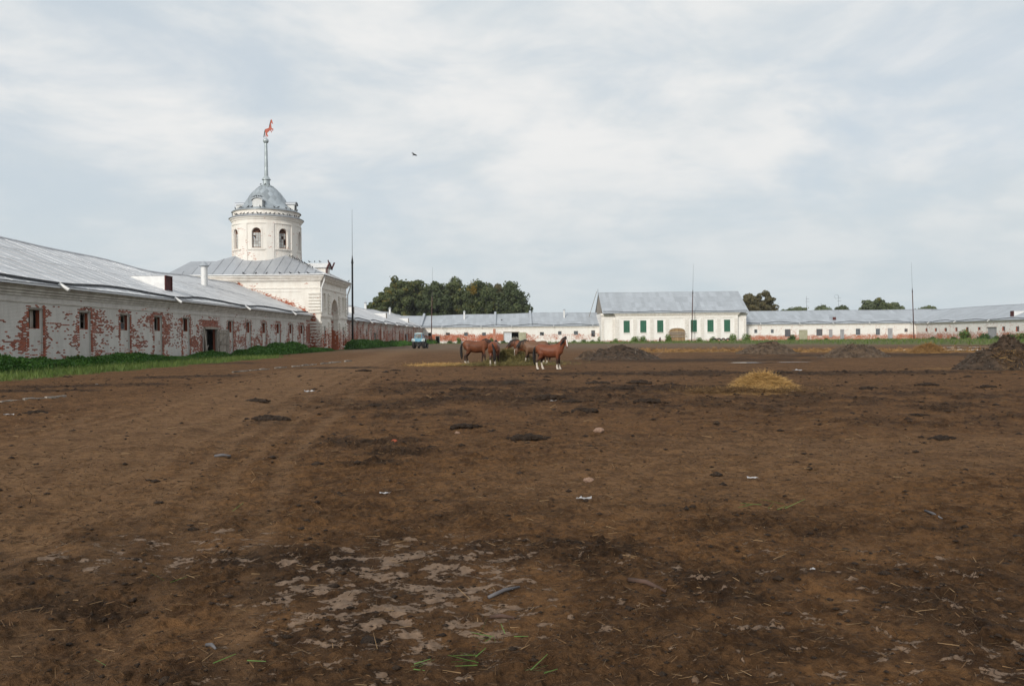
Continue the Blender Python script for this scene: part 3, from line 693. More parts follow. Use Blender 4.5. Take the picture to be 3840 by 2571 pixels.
# far wing, left of the riding house, and right of it
YF = 280.0
def far_wing(x0, x1, name, label, wm, wins, doors, sag, ncol, lows, XS0=None, XS1=None, solid=()):
    L = x1-x0; T = lambda u, v, n: (x0+u, YF-n, v)
    root = thing('stable_wing', label, 'stable', ((x0+x1)/2, YF, 0)); rects = list(solid)
    for w in wins:
        a, zt = onY(w[0], w[2], YF); c, zb = onY(w[1], w[3], YF); rects.append((a-x0, c-x0, zb, zt, None))
    for w in doors:
        a, zt = onY(w[0], w[2], YF); c, zb = onY(w[1], w[2]+20, YF); rects.append((a-x0, c-x0, 0, zt, None))
    mb = MB(); stepwall(mb, T, L, 5.7, rects, th=.6); shell(mb, T, L, 11.6, 5.7, (1, 1), 4.6); mb.build('wall', wm, root, fix=False)
    roof, S = wing_roof(root, T, L, .6, 11.6, 5.85, 10.7, M_ROOFF, sag, ((XS0 if XS0 is not None else x0)-x0, (XS1 if XS1 is not None else x1)-x0), ncol, 3, zigzag(.3, L-.3, lows, .03, .13))
    return root, T, S, L
def zr(o, s, lst): return [(o[0]+a/s, o[0]+b/s, o[1]+c/s, o[1]+d/s) for a, b, c, d in lst]
winsF = zr((1400, 980), 3.548, [(732, 778, 948, 992), (968, 1020, 948, 980), (1208, 1260, 945, 990), (1448, 1500, 945, 988), (2218, 2272, 940, 985)])
winsF += zr((2100, 1050), 3.12, [(-22, 20, 598, 640), (163, 213, 596, 640), (367, 412, 588, 662)])
doorsF = zr((1400, 980), 3.548, [(832, 880, 998, 1100), (1740, 1932, 938, 1100)])
far1, TF, SF, LF = far_wing(-55, 33.0, 'stable_wing', 'grey-roofed stable behind the horses, lower wall bare red brick', M_FW, winsF, doorsF,
    lambda u: -.15-.35*math.sin(u*.055+.6)+.1*math.sin(u*.21), 58, [30, 44, 55, 70, 84], -32, 33)
cornice(far1, TF, 23.4, 87, [(5.05, 5.2, .07), (5.2, 5.42, .16), (5.42, 5.7, .28)], M_TRIM)
for i, w in enumerate(winsF):
    a, zt = onY(w[0], w[2], YF); c, zb = onY(w[1], w[3], YF)
    if i in (0,): continue
    wood_window(far1, TF, a+55, c+55, zb, zt, -.3, 2, 2 if i != 7 else 4, M_RFRAME if i % 2 else M_WOOD, M_GLASS, miss=((0, 1), (1, 0)) if i % 3 == 1 else ())
a, zt = onY(doorsF[1][0], doorsF[1][2], YF); c, _ = onY(doorsF[1][1], doorsF[1][2], YF); ua, uc = a+55, c+55
MB(TF).box(ua-.25, uc+.3, zt-.18, zt+.12, -.1, .18).box(ua-.2, ua, 0, zt-.18, -.1, .15).box(uc, uc+.2, 0, zt-.18, -.1, .15).build('door_frame', M_WOOD, far1)
d = plank_door(far1, TF, ua+.05, ua+(uc-ua)*.52, .05, zt-.25, -.05, 4, M_WHITEWOOD)
plank_door(far1, TF, uc+.1, uc+2.75, .15, zt-.2, .30, 5, M_OLIVE)
mb = MB(TF)
for k in range(5): mb.box(ua+(uc-ua)*.56+k*.45, ua+(uc-ua)*.56+k*.45+.2, .1, 2.0+.15*(k % 2), -.4, -.34)
mb.box(ua+(uc-ua)*.54, uc-.05, 1.35, 1.5, -.33, -.28); mb.box(ua+(uc-ua)*.54, uc-.05, .5, .65, -.33, -.28); mb.build('half_gate', M_WOOD, far1)
a, zt = onY(doorsF[0][0], doorsF[0][2], YF); c, _ = onY(doorsF[0][1], doorsF[0][2], YF)
MB(TF).box(a+54.8, a+55, 0, zt, -.1, .12).box(c+55, c+55.2, 0, zt, -.1, .12).box(a+54.8, c+55.2, zt, zt+.2, -.1, .14).build('door_frame', M_WOOD, far1)
X, _ = onY(1854, 1260, YF); MB(TF).box(X+55-.45, X+55+.45, 0, 5.0, -.02, .22).build('buttress', plain('buttress_brick', (.36, .11, .06), (.5, .30, .22), scale=3, rough=.9, coords='Position'), far1)
for px, py in ((1741.6, 1197), (2117, 1190)): u, s = roof_uv(SF, LF, px, py); chimney_pipe(far1, SF, u, s, 2.7, .33)
for px, m in ((1857, M_ROOFF), (1990, M_ROOFF), (1585, M_ROOFF)):         # raised fire walls across the roof, clad in sheet
    X, _ = onY(px, 1200, YF+5); u = X+55; mb = MB()
    p, q = SF(u, .06), SF(u, 1.0); mb.bar(p+Vector((0, 0, .28)), q+Vector((0, 0, .75)), .75, .7); mb.build('fire_wall', m, far1)
u, s = roof_uv(SF, LF, 1880, 1199)
MB().box(*(lambda p: (p.x-.3, p.x+.3, p.y-.3, p.y+.2, p.z, p.z+.22))(SF(u, s))).build('roof_hatch', M_IRON, far1)
winsG = zr((2750, 1050), 3.603, [(285, 327, 666, 716), (508, 550, 666, 716), (697, 777, 664, 764), (1123, 1207, 660, 752), (1293, 1342, 666, 772), (1656, 1720, 655, 742), (1926, 1987, 655, 742)])
winsG += zr((3300, 1000), 3.733, [(345, 391, 866, 912)])
doorsG = zr((2750, 1050), 3.603, [(888, 1005, 673, 800), (1445, 1500, 666, 797), (2088, 2154, 650, 797)])
far2, TG, SG, LG = far_wing(81.0, 168.0, 'stable_wing', 'grey-roofed stable to the right of the green-shuttered house, with small windows and doors', M_FW2, winsG, doorsG,
    lambda u: -.25+.35*math.sin(min(u, 30)*.06)+.10*math.sin(u*.2), 46, [8, 22, 34, 47, 62], 81, 146)
cornice(far2, TG, 0, 63.7, [(5.2, 5.36, .08), (5.36, 5.7, .2)], M_TRIM)
for i, w in enumerate(winsG):
    a, zt = onY(w[0], w[2], YF); c, zb = onY(w[1], w[3], YF)
    if i == 4: plank_door(far2, TG, a-81, c-81, zb, zt, -.12, 5, M_WOODG, 'board_cover', False); continue
    wood_window(far2, TG, a-81+.02, c-81-.02, zb, zt, -.18, 3 if i in (2, 3) else 2, 3 if i in (2, 3) else 2, M_RFRAME if i in (2, 3, 7) else M_WOODG, M_GLASS, fw=.12, miss=() if i else ((0, 1),))
for i, w in enumerate(doorsG):
    a, zt = onY(w[0], w[2], YF); c, _ = onY(w[1], w[2], YF)
    if i == 0:
        plank_door(far2, TG, a-81, (a+c)/2-81-.02, .1, zt, -.1, 4, M_OLIVE); plank_door(far2, TG, (a+c)/2-81+.02, c-81, .1, zt, -.1, 4, M_OLIVE)
    else: plank_door(far2, TG, a-81, c-81, .1, zt, -.08, 5, M_WOODG)
u, s = roof_uv(SG, LG, 3130, 1200); p = SG(u, s)
mb = MB(); mb.box(p.x-.75, p.x+.75, p.y-.2, p.y+2.6, p.z-.1, p.z+1.3); dd = mb.build('roof_hatch', M_ROOFF, far2); MB().box(p.x-.62, p.x+.62, p.y-.24, p.y-.205, p.z+.12, p.z+1.18).build('opening', M_DARKRED, dd)
# right wing
XR = 144.7; UR = 150.0; LR = 291.0-UR
TR = lambda u, v, n: (XR-n, UR+u, v)
wr = thing('stable_wing', 'stable running toward the viewer at the right edge, small square windows over peeling brick', 'stable', (XR, 240, 0))
rects = []; rw = []
for z0, z1, y0, y1 in ((640, 666, 860, 908), (770, 798, 858, 905), (906, 938, 856, 905), (1057, 1086, 850, 906), (1207, 1241, 846, 905), (1373, 1408, 845, 885), (1713, 1753, 836, 898), (1904, 1949, 836, 905)):
    a, zt = onX(3300+z0/3.733, 1000+y0/3.733, XR); c, zb = onX(3300+z1/3.733, 1000+y1/3.733, XR); rects.append((c-UR, a-UR, zb, zt, None)); rw.append((c-UR, a-UR, zb, zt))
u = 20
while u < 62: rects.append((u-.9, u+.9, 2.6, 4.0, None)); u += 6.05
da, dzt = onX(3300+1512/3.733, 1000+850/3.733, XR); dc, _ = onX(3300+1633/3.733, 1000+850/3.733, XR); rects.append((dc-UR, da-UR, 0, dzt, None))
mb = MB(); stepwall(mb, TR, LR, 5.62, rects, th=.6); shell(mb, TR, LR, 11.6, 5.6, (1, 1), 4.6); mb.build('wall', M_RW, wr, fix=False)
cornice(wr, TR, 0, 129.7, [(5.05, 5.2, .07), (5.2, 5.4, .15), (5.4, 5.62, .28)], M_TRIM)
roofR, SR = wing_roof(wr, TR, LR, .62, 11.6, 5.66, 10.5, M_ROOFF, lambda u: .15*math.sin(u*.07), (62, 130), 60, 4, zigzag(.3, 129, [10, 29, 48, 67, 86, 104, 120], .02, .10))
for q in rw:
    wood_window(wr, TR, q[0], q[1], q[2], q[3], -.3, 2, 2, M_RFRAME, M_GLASS, miss=((0, 0),))
    MB(TR).box(q[0]+.002, q[0]+.03, q[2]+.002, q[3]-.002, -.58, -.01).box(q[1]-.03, q[1]-.002, q[2]+.002, q[3]-.002, -.58, -.01).build('reveal', M_BRICK, wr)
plank_door(wr, TR, dc-UR, da-UR, .1, dzt, .0, 8, M_WOODG); MB(TR).box(dc-UR-.2, da-UR+.2, dzt, dzt+.22, -.1, .25).build('lintel', M_WOOD, wr)
u, s = roof_uv(SR, LR, 3797, 1186); dormer(wr, TR, SR, u, s, 1.5, 1.6)

# ------------------------------------------------------------------ gate tower
TX0, TX1, TY0, TY1 = -53.0, -30.35, 124.0, 143.5
tw = thing('gate_tower', 'white gate tower with domed drum and arched gateway between the two left stables', 'tower', ((TX0+TX1)/2, (TY0+TY1)/2, 0))
Tf = lambda u, v, n: (TX1+n, TY0+u, v)
Ts = lambda u, v, n: (TX0+u, TY0-n, v)
UF, US, VT = TY1-TY0, TX1-TX0, 11.6
mb = MB(); A0, A1 = 7.15, 12.35
stepwall(mb, Tf, UF, VT, [(2.0, 3.5, 6.9, 9.3, .35), (16.0, 17.5, 6.9, 9.3, .35), (2.0, 3.5, .6, 4.0, .3), (16.0, 17.5, .6, 4.0, .3), (4.6, 14.9, 10.25, 11.0, .08), (A0, A1, 0, 8.6, 2.2)])
archfill(mb, Tf, A0, A1, 6.0, 8.6, 0, -2.2, 16)
stepwall(mb, Ts, US, VT, [(9.0, 19.6, 6.6, 9.4, .07), (2.0, 20.0, 10.2, 10.9, .05)])
mb.face(((TX0, TY0, 0), (TX0, TY1, 0), (TX0, TY1, VT), (TX0, TY0, VT))); mb.face(((TX0, TY1, 0), (TX1, TY1, 0), (TX1, TY1, VT), (TX0, TY1, VT)))
mb.build('wall', M_TW, tw, fix=False)
def ring_box(mb, e, z0, z1):
    mb.box(TX0-e, TX1+e, TY0-e, TY0+.3, z0, z1); mb.box(TX0-e, TX1+e, TY1-.3, TY1+e, z0, z1); mb.box(TX1-.3, TX1+e+.001, TY0+.3, TY1-.3, z0, z1); mb.box(TX0-e-.001, TX0+.3, TY0+.3, TY1-.3, z0, z1)
mb = MB()
for e, z0, z1 in ((.10, 9.95, 10.12), (.15, 11.1, 11.25), (.32, 11.25, 11.5), (.5, 11.5, 11.72), (.7, 11.72, 11.98)): ring_box(mb, e, z0, z1)
mb.build('cornice', M_TRIM, tw)
for u0, u1 in ((0, A0), (A1, UF)):
    mb = MB(Tf); mb.box(u0-.1 if u0 == 0 else u0, u1+.1 if u1 == UF else u1, 5.35, 5.5, -.02, .1); mb.box(u0-.18 if u0 == 0 else u0, u1+.18 if u1 == UF else u1, 5.5, 5.85, -.02, .18)
    mb.build('string_course', M_TRIM, tw)
mb = MB(Tf)
for n0, u0, u1 in ((.22, A0-.25, A0+.12), (.22, A1-.12, A1+.25)): mb.box(u0, u1, 5.2, 5.95, -2.1, n0)
for k in range(16):
    a0, a1 = math.pi*k/16, math.pi*(k+1)/16; c = (A0+A1)/2; r0, r1 = 2.62, 2.95
    q = [(c-r*math.cos(a), 6.0+r*math.sin(a)) for r, a in ((r0, a0), (r1, a0), (r1, a1), (r0, a1))]; mb.prism(q, -.02, .07)
mb.build('archivolt', M_TRIM, tw)
# gate leaves under a transom
mb = MB(Tf); mb.box(A0, A1, 4.75, 5.1, -2.15, -1.8); mb.build('transom', M_TRIM, tw)
plank_door(tw, Tf, A0+.05, (A0+A1)/2-.02, .05, 4.75, -1.95, 6, M_WHITEWOOD, 'gate_leaf'); plank_door(tw, Tf, (A0+A1)/2+.02, A1-.05, .05, 4.75, -1.95, 6, M_WHITEWOOD, 'gate_leaf')
# rusticated blocks
M_QUOIN = wallmat('whitewash_quoin', 'S', white=(.82, .79, .73), dirty=(.60, .54, .47), base=-.18, zamt=.28, zlo=1.0, zhi=5.0, nscale=.5, dirt=.5)
def quoin_strip(T, u0, u1, zs, step=.50, gap=.15, d=.18):
    n = 0
    me = MB(T).box(u0, u1, 0, step-gap, -.02, d).box(u0+.03, u1-.03, .03, step-gap-.03, d, d+.02).mesh('quoin', M_QUOIN)
    for z0, z1 in zs:
        z = z0
        while z+step <= z1: o = place('quoin', me, tw, Matrix.Translation((0, 0, z))); z += step
zz2 = ((.35, 5.3), (6.0, 9.85))
for u0, u1 in ((-.09, 1.5), (4.9, 6.6), (12.9, 14.6), (18.0, 19.59)): quoin_strip(Tf, u0, u1, zz2)
quoin_strip(Ts, US-1.9, US, zz2); quoin_strip(Ts, 0, 1.9, ((6.0, 9.85),))
for u in (2.75, 16.75):
    for v in (6.75, .45): MB(Tf).box(u-.95, u+.95, v, v+.15, -.02, .14).build('sill', M_TRIM, tw)
    wood_window(tw, Tf, u-.7, u+.7, 1.2, 3.95, -.2, 2, 4, M_WOOD, M_GLASSP)
# roofs: hipped pyramid under the drum, ridge to the outer side, little gable toward the yard
ez, ov = 12.05, .85; DC = (-41.7, 133.6)
def poly_roof(name, polys, m, parent, th=.08):
    mb = MB()
    for P in polys:
        mb.face(P); mb.face([(x, y, z-th) for x, y, z in P])
    return mb.build(name, m, parent, fix=False)
x0, x1, y0, y1 = TX0-ov, TX1+ov, TY0-ov, TY1+ov; ap = (DC[0], DC[1], 17.9)
tr = poly_roof('roof', [((x0, y0, ez), (x1, y0, ez), ap), ((x1, y0, ez), (x1, y1, ez), ap), ((x1, y1, ez), (x0, y1, ez), ap), ((x0, y1, ez), (x0, y0, ez), ap)], M_ROOFT, tw)
ym = (y0+y1)/2
poly_roof('roof', [((x0-1.0, y0, ez+.02), (-40.5, y0, ez+.02), (-40.5, ym, 15.35), (x0-1.0, ym, 15.35)), ((x0-1.0, y1, ez+.02), (x0-1.0, ym, 15.35), (-40.5, ym, 15.35), (-40.5, y1, ez+.02))], M_ROOFT, tw)
MB().face(((x0-.6, y0+.3, ez), (x0-.6, y1-.3, ez), (x0-.6, ym, 15.2))); mb = MB(); mb.prism([(y0+.4, ez-.1), (y1-.4, ez-.1), (ym, 15.2)], 0, .2); mb.V = [(x0-.4+c, a, b_) for a, b_, c in mb.V]; mb.build('gable', M_TRIM, tw)
# standing seams as separate strips on the slope toward the camera
def lerp(a, b, t): return tuple(a[i]+(b[i]-a[i])*t for i in range(3))
nst = 15
for k in range(nst):
    t0, t1 = k/nst, (k+1)/nst; a, b_ = lerp((x0, y0, ez), (x1, y0, ez), t0+.002), lerp((x0, y0, ez), (x1, y0, ez), t1-.002)
    def top(p):
        # height up the slope before the drum or the hip cuts the strip
        f = (p[0]-ap[0])/(x1-ap[0]) if p[0] > ap[0] else (ap[0]-p[0])/(ap[0]-x0)
        s = 1-abs(f); s = min(s, .60); return (p[0], y0+(ap[1]-y0)*s, ez+(ap[2]-ez)*s)
    ta, tb = top(a), top(b_); up_ = Vector((0, -.45, .9))*.03
    mb = MB(); q = [Vector(z) for z in (a, b_, tb, ta)]
    mb.face([tuple(p+up_) for p in q]); mb.face([tuple(p+up_*.3) for p in q])
    mb.bar(tuple(q[0]+up_*1.6), tuple(q[3]+up_*1.6), .06, .09); mb.build('sheet', M_ROOFT, tr, fix=False)
for k in range(13):
    t0, t1 = k/13, (k+1)/13; a, b_ = lerp((x1, y0, ez), (x1, y1, ez), t0+.002), lerp((x1, y0, ez), (x1, y1, ez), t1-.002)
    def top2(p):
        f = abs(p[1]-ap[1])/((y1-y0)/2); s = min(max(0, 1-f), .5); return (x1+(ap[0]-x1)*s, p[1], ez+(ap[2]-ez)*s)
    ta, tb = top2(a), top2(b_); up_ = Vector((.42, 0, .9))*.03; q = [Vector(z) for z in (a, b_, tb, ta)]
    mb = MB(); mb.face([tuple(p+up_) for p in q]); mb.bar(tuple(q[0]+up_*1.6), tuple(q[3]+up_*1.6), .06, .09); mb.build('sheet', M_ROOFT, tr, fix=False)
mb = MB(); mb.tube([(x0, y0, ez+.02), (x1, y0, ez+.02), (x1, y1, ez+.02)], [.1, .1, .1], 6); mb.build('eave_gutter', M_WHITEMETAL, tw)
gy = DC[1]; gx1 = -31.4
att_ = poly_roof('attic_roof', [((-38, gy-1.7, 13.95), (gx1+.3, gy-1.7, 13.95), (gx1+.3, gy, 14.85), (-38, gy, 14.85)), ((-38, gy+1.7, 13.95), (-38, gy, 14.85), (gx1+.3, gy, 14.85), (gx1+.3, gy+1.7, 13.95))], M_WHITEMETAL, tw, .1)
mb = MB(); mb.box(-38, gx1, gy-1.5, gy+1.5, 12.0, 13.92); mb.prism([(0, 0)]*3, 0, 0) if False else None
mb.build('attic', M_TRIM, tw)
mb = MB(); mb.bar((gx1+.35, gy-1.8, 13.9), (gx1+.35, gy, 14.9), .2, .22); mb.bar((gx1+.35, gy+1.8, 13.9), (gx1+.35, gy, 14.9), .2, .22); mb.bar((gx1+.2, gy-1.6, 12.5), (gx1+.3, gy-1.6, 14.0), .22, .2); mb.bar((gx1+.3, gy+1.6, 13.9), (gx1+.75, gy+1.9, 15.1), .2, .22); mb.bar((gx1+.3, gy-.2, 14.8), (gx1+.2, gy-.5, 15.3), .14, .16)
mb.build('gable_boards', M_DARKRED, tw)
# downpipes
for y, sgn in ((TY0-.12, -1), (TY1+.12, 1)):
    MB().tube([(TX1+.75, y+.1*sgn, 11.9), (TX1+.7, y, 11.2), (TX1+.22, y, 9.9), (TX1+.22, y, 6.2)], [.12]*4, 8).build('downpipe', M_WHITEMETAL, tw)
# drum
RD, ZD = 5.6, 12.6
Td = lambda u, v, n: (DC[0]+(RD+n)*math.sin(u/RD), DC[1]-(RD+n)*math.cos(u/RD), ZD+v)
rects = []; full = 2*math.pi*RD
for k in range(8):
    c = full*k/8; p = full*(k+.5)/8
    for o_ in (0, full):
        cc = c+o_ if (k == 0) else c
        rects += [(p-.62, p+.62, 1.6, 8.6, -.10), (cc-1.35, cc+1.35, 2.6, 3.9, .06), (cc-1.45, cc+1.45, 4.05, 4.22, -.12), (cc-.95, cc+.95, 4.3, 7.75, -.05), (cc-.76, cc+.76, 4.35, 7.65, None)]
        if k: break
mb = MB(); stepwall(mb, Td, full, 9.2, rects, th=.55, du=.5)
for k in range(8): c = full*k/8; archfill(mb, Td, c-.76, c+.76, 6.89, 7.65, .05, -.55, 10)
dr = mb.build('drum', M_DR, tw, fix=False)
mb = MB()
mb.lathe([(5.55, 20.9), (5.72, 20.95), (5.72, 21.1), (5.62, 21.15), (5.62, 21.6), (5.75, 21.65), (5.8, 21.85), (5.98, 21.95), (6.05, 22.12), (5.5, 22.2)], DC, 56); mb.build('cornice', M_DR, tw, smooth=False)
mb = MB(); mb.lathe([(6.1, 22.13), (6.18, 22.2), (6.15, 22.26), (5.45, 22.62), (5.45, 22.3)], DC, 56); mb.build('ledge_cover', M_ROOFT, tw)
mb = MB(); mb.lathe([(5.46, 22.5), (5.46, 23.25), (5.58, 23.3), (5.6, 23.4)], DC, 56); mb.build('attic_ring', M_TRIM, tw)
prof = [(5.72, 23.36), (5.55, 23.5), (4.65, 23.85), (4.0, 24.3), (3.73, 24.65), (3.3, 25.4), (2.92, 26.05), (2.58, 26.55), (2.18, 27.0), (1.72, 27.45), (1.3, 27.8)]
mb = MB(); mb.lathe([(5.72, 23.3)]+prof+[(.5, 27.9)], DC, 48); dm = mb.build('dome', M_DOME, tw, smooth=True)
def rprof(t):
    t = max(0, min(1, t))*(len(prof)-2)+1; i = min(int(t), len(prof)-2); f = t-i
    return prof[i][0]+(prof[i+1][0]-prof[i][0])*f, prof[i][1]+(prof[i+1][1]-prof[i][1])*f
nrow = 9
for j in range(nrow):                                    # metal sheets laid as lozenges
    t0, tm, t1 = (j-.5)/nrow, (j+.5)/nrow, (j+1.5)/nrow; nn = 18
    hw = math.pi/nn; mb = MB()
    def P(t, a, lift): r, z = rprof(t); return (-(0)+(r+lift)*math.sin(a), -(r+lift)*math.cos(a), z+lift*.6)
    q = [P(t0, 0, .012), P(tm, hw, .02), P(t1, 0, .055), P(tm, -hw, .02)]; cpt = P(tm, 0, .045)
    for a, b_ in zip(q, q[1:]+q[:1]): mb.face((a, b_, cpt))
    me = mb.mesh('sheet', M_DOME, fix=False)
    for k in range(nn): place('sheet', me, dm, Matrix.Translation((DC[0], DC[1], 0)) @ Matrix.Rotation(2*math.pi*(k+.5*(j % 2))/nn, 4, 'Z'))
M_LUC = plain('lucarne_sheet', (.56, .57, .57), (.46, .47, .47), scale=2, rough=.5, metal=.1, coords='Position')
for k in range(4):                                       # lucarnes
    m4 = Matrix.Translation((DC[0], DC[1], 0)) @ Matrix.Rotation(k*math.pi/2, 4, 'Z'); w = .9
    w = .8; arc = [(-w, 23.6), (-w, 24.8)]+[(-w*math.cos(math.pi*i/8), 24.8+.42*math.sin(math.pi*i/8)) for i in range(1, 8)]+[(w, 24.8), (w, 23.6)]
    mb = MB(lambda a, z, n: (a, -n, z)); mb.prism(arc, 2.6, 4.95); lu = link('lucarne', mb.mesh('lucarne', M_LUC), tw); lu.matrix_basis = m4
    mb = MB(lambda a, z, n: (a, -n, z)); A2 = [(-w-.15, 24.74)]+[(-(w+.15)*math.cos(math.pi*i/8), 24.8+.5*math.sin(math.pi*i/8)) for i in range(9)]+[(w+.15, 24.74)]
    for (a, z), (c, z2) in zip(A2[:-1], A2[1:]): mb.face(((a, z, 2.4), (c, z2, 2.4), (c, z2, 5.15), (a, z, 5.15)))
    for (a, z), (c, z2) in zip(A2[:-1], A2[1:]): mb.face(((a, z, 5.15), (c, z2, 5.15), (c*.97, z2-.1, 5.14), (a*.97, z-.1, 5.14)))
    o = link('roof', mb.mesh('lucarne_roof', M_ROOFT, fix=False), lu); o.matrix_parent_inverse = m4.inverted(); o.matrix_basis = m4
    if k in (1, 3):
        mb = MB(lambda a, z, n: (a, -n, z)); mb.box(-.4, .4, 24.0, 24.8, 4.951, 4.965); o = link('opening', mb.mesh('lucarne_opening', M_IRON), lu); o.matrix_parent_inverse = m4.inverted(); o.matrix_basis = m4
mb = MB(); mb.lathe([(1.2, 27.7), (1.32, 27.86), (1.25, 27.95), (.6, 28.35)], DC, 24); mb.build('collar', M_SPIRE, tw)
mb = MB(); mb.lathe([(.58, 28.3), (.58, 29.12), (.76, 29.12), (.74, 29.2), (.40, 29.7), (.36, 29.75)], DC, 20); mb.build('neck', M_SPIRE, tw)
mb = MB()
for a, b_, r0, r1 in ((29.7, 31.3, .34, .30), (31.3, 33.2, .315, .265), (33.2, 34.6, .28, .24), (34.6, 35.4, .25, .22)): mb.lathe([(r0*.98, a), (r0, a+.03), (r1, b_)], DC, 16)
mb.build('spire', M_SPIRE, tw, smooth=True)
mb = MB(); mb.lathe([(.47*math.sin(math.pi*i/12)+.001, 35.78-.47*math.cos(math.pi*i/12)) for i in range(13)], DC, 20); mb.lathe([(.05, 36.1), (.05, 36.6)], DC, 8); mb.build('ball', M_SPIRE, tw, smooth=True)
# prancing horse vane (sheet metal)
M_VANE = plain('vane_red', (.46, .11, .07), (.36, .085, .055), scale=1, rough=.6)
M_BLACK = plain('black_paint', (.02, .02, .022), (.03, .03, .03), scale=2, rough=.6)
kx = .01657; vp = lambda L: [((a-443)*kx, 36.35+(235-c)*kx) for a, c in L]
Tv = lambda a, z, n: (DC[0]+a, DC[1]+n, z)
def plate(pts, n0, n1, m, name, parent):
    mb = MB(Tv); mb.prism(vp(pts), n0, n1); bm = bmesh.new(); me = mb.mesh(name, m); bm.from_mesh(me); bmesh.ops.triangulate(bm, faces=bm.faces); bm.to_mesh(me); bm.free(); return link(name, me, parent)
vane = plate([(500, 52), (507, 50), (510, 60), (515, 80), (518, 95), (512, 97), (504, 84), (499, 92), (500, 110), (502, 128), (506, 142), (518, 143), (522, 150), (516, 170), (510, 168), (513, 156), (504, 154), (496, 158), (503, 168), (506, 182), (500, 184), (496, 172), (486, 162), (476, 172), (464, 182), (456, 192), (460, 206), (467, 220), (464, 228), (457, 226), (450, 210), (446, 226), (452, 234), (443, 235), (438, 224), (441, 206), (440, 188), (436, 172), (438, 154), (446, 146), (460, 143), (472, 138), (480, 126), (484, 108), (487, 88), (491, 70)], -.03, .03, M_VANE, 'vane_horse', tw)
plate([(444, 148), (436, 150), (430, 166), (425, 190), (421, 214), (419, 234), (425, 236), (430, 216), (434, 192), (438, 170)], -.025, .025, M_BLACK, 'tail', vane)
plate([(500, 51), (493, 60), (487, 80), (481, 104), (476, 128), (482, 124), (487, 104), (491, 84), (496, 66)], -.036, .036, M_BLACK, 'mane', vane)
# drum windows
for k in range(8):
    c = full*k/8; miss = {(i, j) for i in range(3) for j in range(6) if random.random() < .25}
    wood_window(tw, Td, c-.74, c+.74, 4.4, 6.95, -.32, 3, 5, M_RFRAME, M_GLASSP, miss=miss, fw=.09)
    mb = MB(Td)
    for i in range(8):
        a0, a1 = math.pi*i/8, math.pi*(i+1)/8
        q = [(c-r*math.cos(a), 6.95+r*math.sin(a)*.9) for r, a in ((.62, a0), (.75, a0), (.75, a1), (.62, a1))]; mb.prism(q, -.38, -.32)
    for i in (1, 2, 3): a = math.pi*i/4; mb.bar((c, 6.95, -.35), (c-.7*math.cos(a), 6.95+.62*math.sin(a), -.35), .05, .05)
    mb.build('fanlight', M_RFRAME, tw)

# ------------------------------------------------------------------ riding house
YH = 272.0; HX0, HX1 = 31.3, 82.0; CX0, CX1 = 36.2, 78.7
ho = thing('riding_house', 'white house with high grey metal roof, six green shutters and a boarded gate', 'house', ((HX0+HX1)/2, YH+12, 0))
Th = lambda u, v, n: (CX0+u, YH-n, v); wx = [40.0, 45.8, 51.7, 57.55, 63.4, 69.2, 75.0]
rects = []
for i, x in enumerate(wx):
    u = x-CX0
    if i == 3: rects += [(u-2.3, u+2.3, 4.9, 8.0, .1), (u-2.7, u+2.7, 0, 4.65, .55)]
    else: rects += [(u-2.0, u+2.0, .9, 8.0, .10), (u-1.08, u+1.08, 3.2, 7.4, .38)]
mb = MB(); stepwall(mb, Th, CX1-CX0, 10.0, rects); ug = wx[3]-CX0; archfill(mb, Th, ug-2.7, ug+2.7, 3.7, 4.65, 0, -.55, 10)
for X0, X1, ua, ub in ((HX0, CX0, 1.5, 3.4), (CX1, HX1, .7, 2.3)):
    Te = lambda u, v, n, X0=X0: (X0+u, YH+1.2-n, v); stepwall(mb, Te, X1-X0, 10.0, [(ua-.35, ub+.35, .9, 7.7, .06), (ua, ub, 3.3, 7.1, .16)])
for X in (CX0, CX1): mb.face(((X, YH, 0), (X, YH+1.2, 0), (X, YH+1.2, 10), (X, YH, 10)))
for X in (HX0, HX1): mb.face(((X, YH+1.2, 0), (X, YH+24, 0), (X, YH+24, 10), (X, YH+1.2, 10)))
mb.face(((HX0, YH+24, 0), (HX1, YH+24, 0), (HX1, YH+24, 10), (HX0, YH+24, 10))); mb.build('wall', M_HW, ho, fix=False)
mb = MB(Th); Lc = CX1-CX0
for v0, v1, e in ((8.25, 8.5, .1), (8.9, 9.1, .12), (9.1, 9.4, .28), (9.4, 9.7, .5), (9.7, 9.96, .72)): mb.box(-e, Lc+e, v0, v1, -.4, e)
mb.build('cornice', M_TRIM, ho)
mb = MB()
for v0, v1, e in ((8.2, 8.4, .1), (8.9, 9.2, .2), (9.2, 9.6, .42)):
    mb.box(HX0-e, CX0-.75, YH+1.2-e, YH+2, v0, v1); mb.box(CX1+.75, HX1+e, YH+1.2-e, YH+2, v0, v1)
mb.build('cornice', M_TRIM, ho)
M_PIL = plain('grey_pilaster_lime', (.76, .735, .69), (.62, .58, .53), scale=2.5, rough=.92, bump=.4, coords='Position')
def rust_pilaster(u, w, T=Th, z1=8.1):
    mb = MB(T); z = .5
    while z < z1-.4: mb.box(u-w, u+w, z, z+.42, -.02, .14); z += .58
    mb.build('rusticated_pilaster', M_PIL, ho)
for u in (.6, 6.7, 12.55, 18.0, 24.7, 30.1, 35.9, 41.9): rust_pilaster(u, .62)
for u in (.55, 4.3): rust_pilaster(u, .45, lambda a, v, n: (HX0+a, YH+1.2-n, v), 8.2)
rust_pilaster(2.85, .35, lambda a, v, n: (CX1+a, YH+1.2-n, v), 8.2)
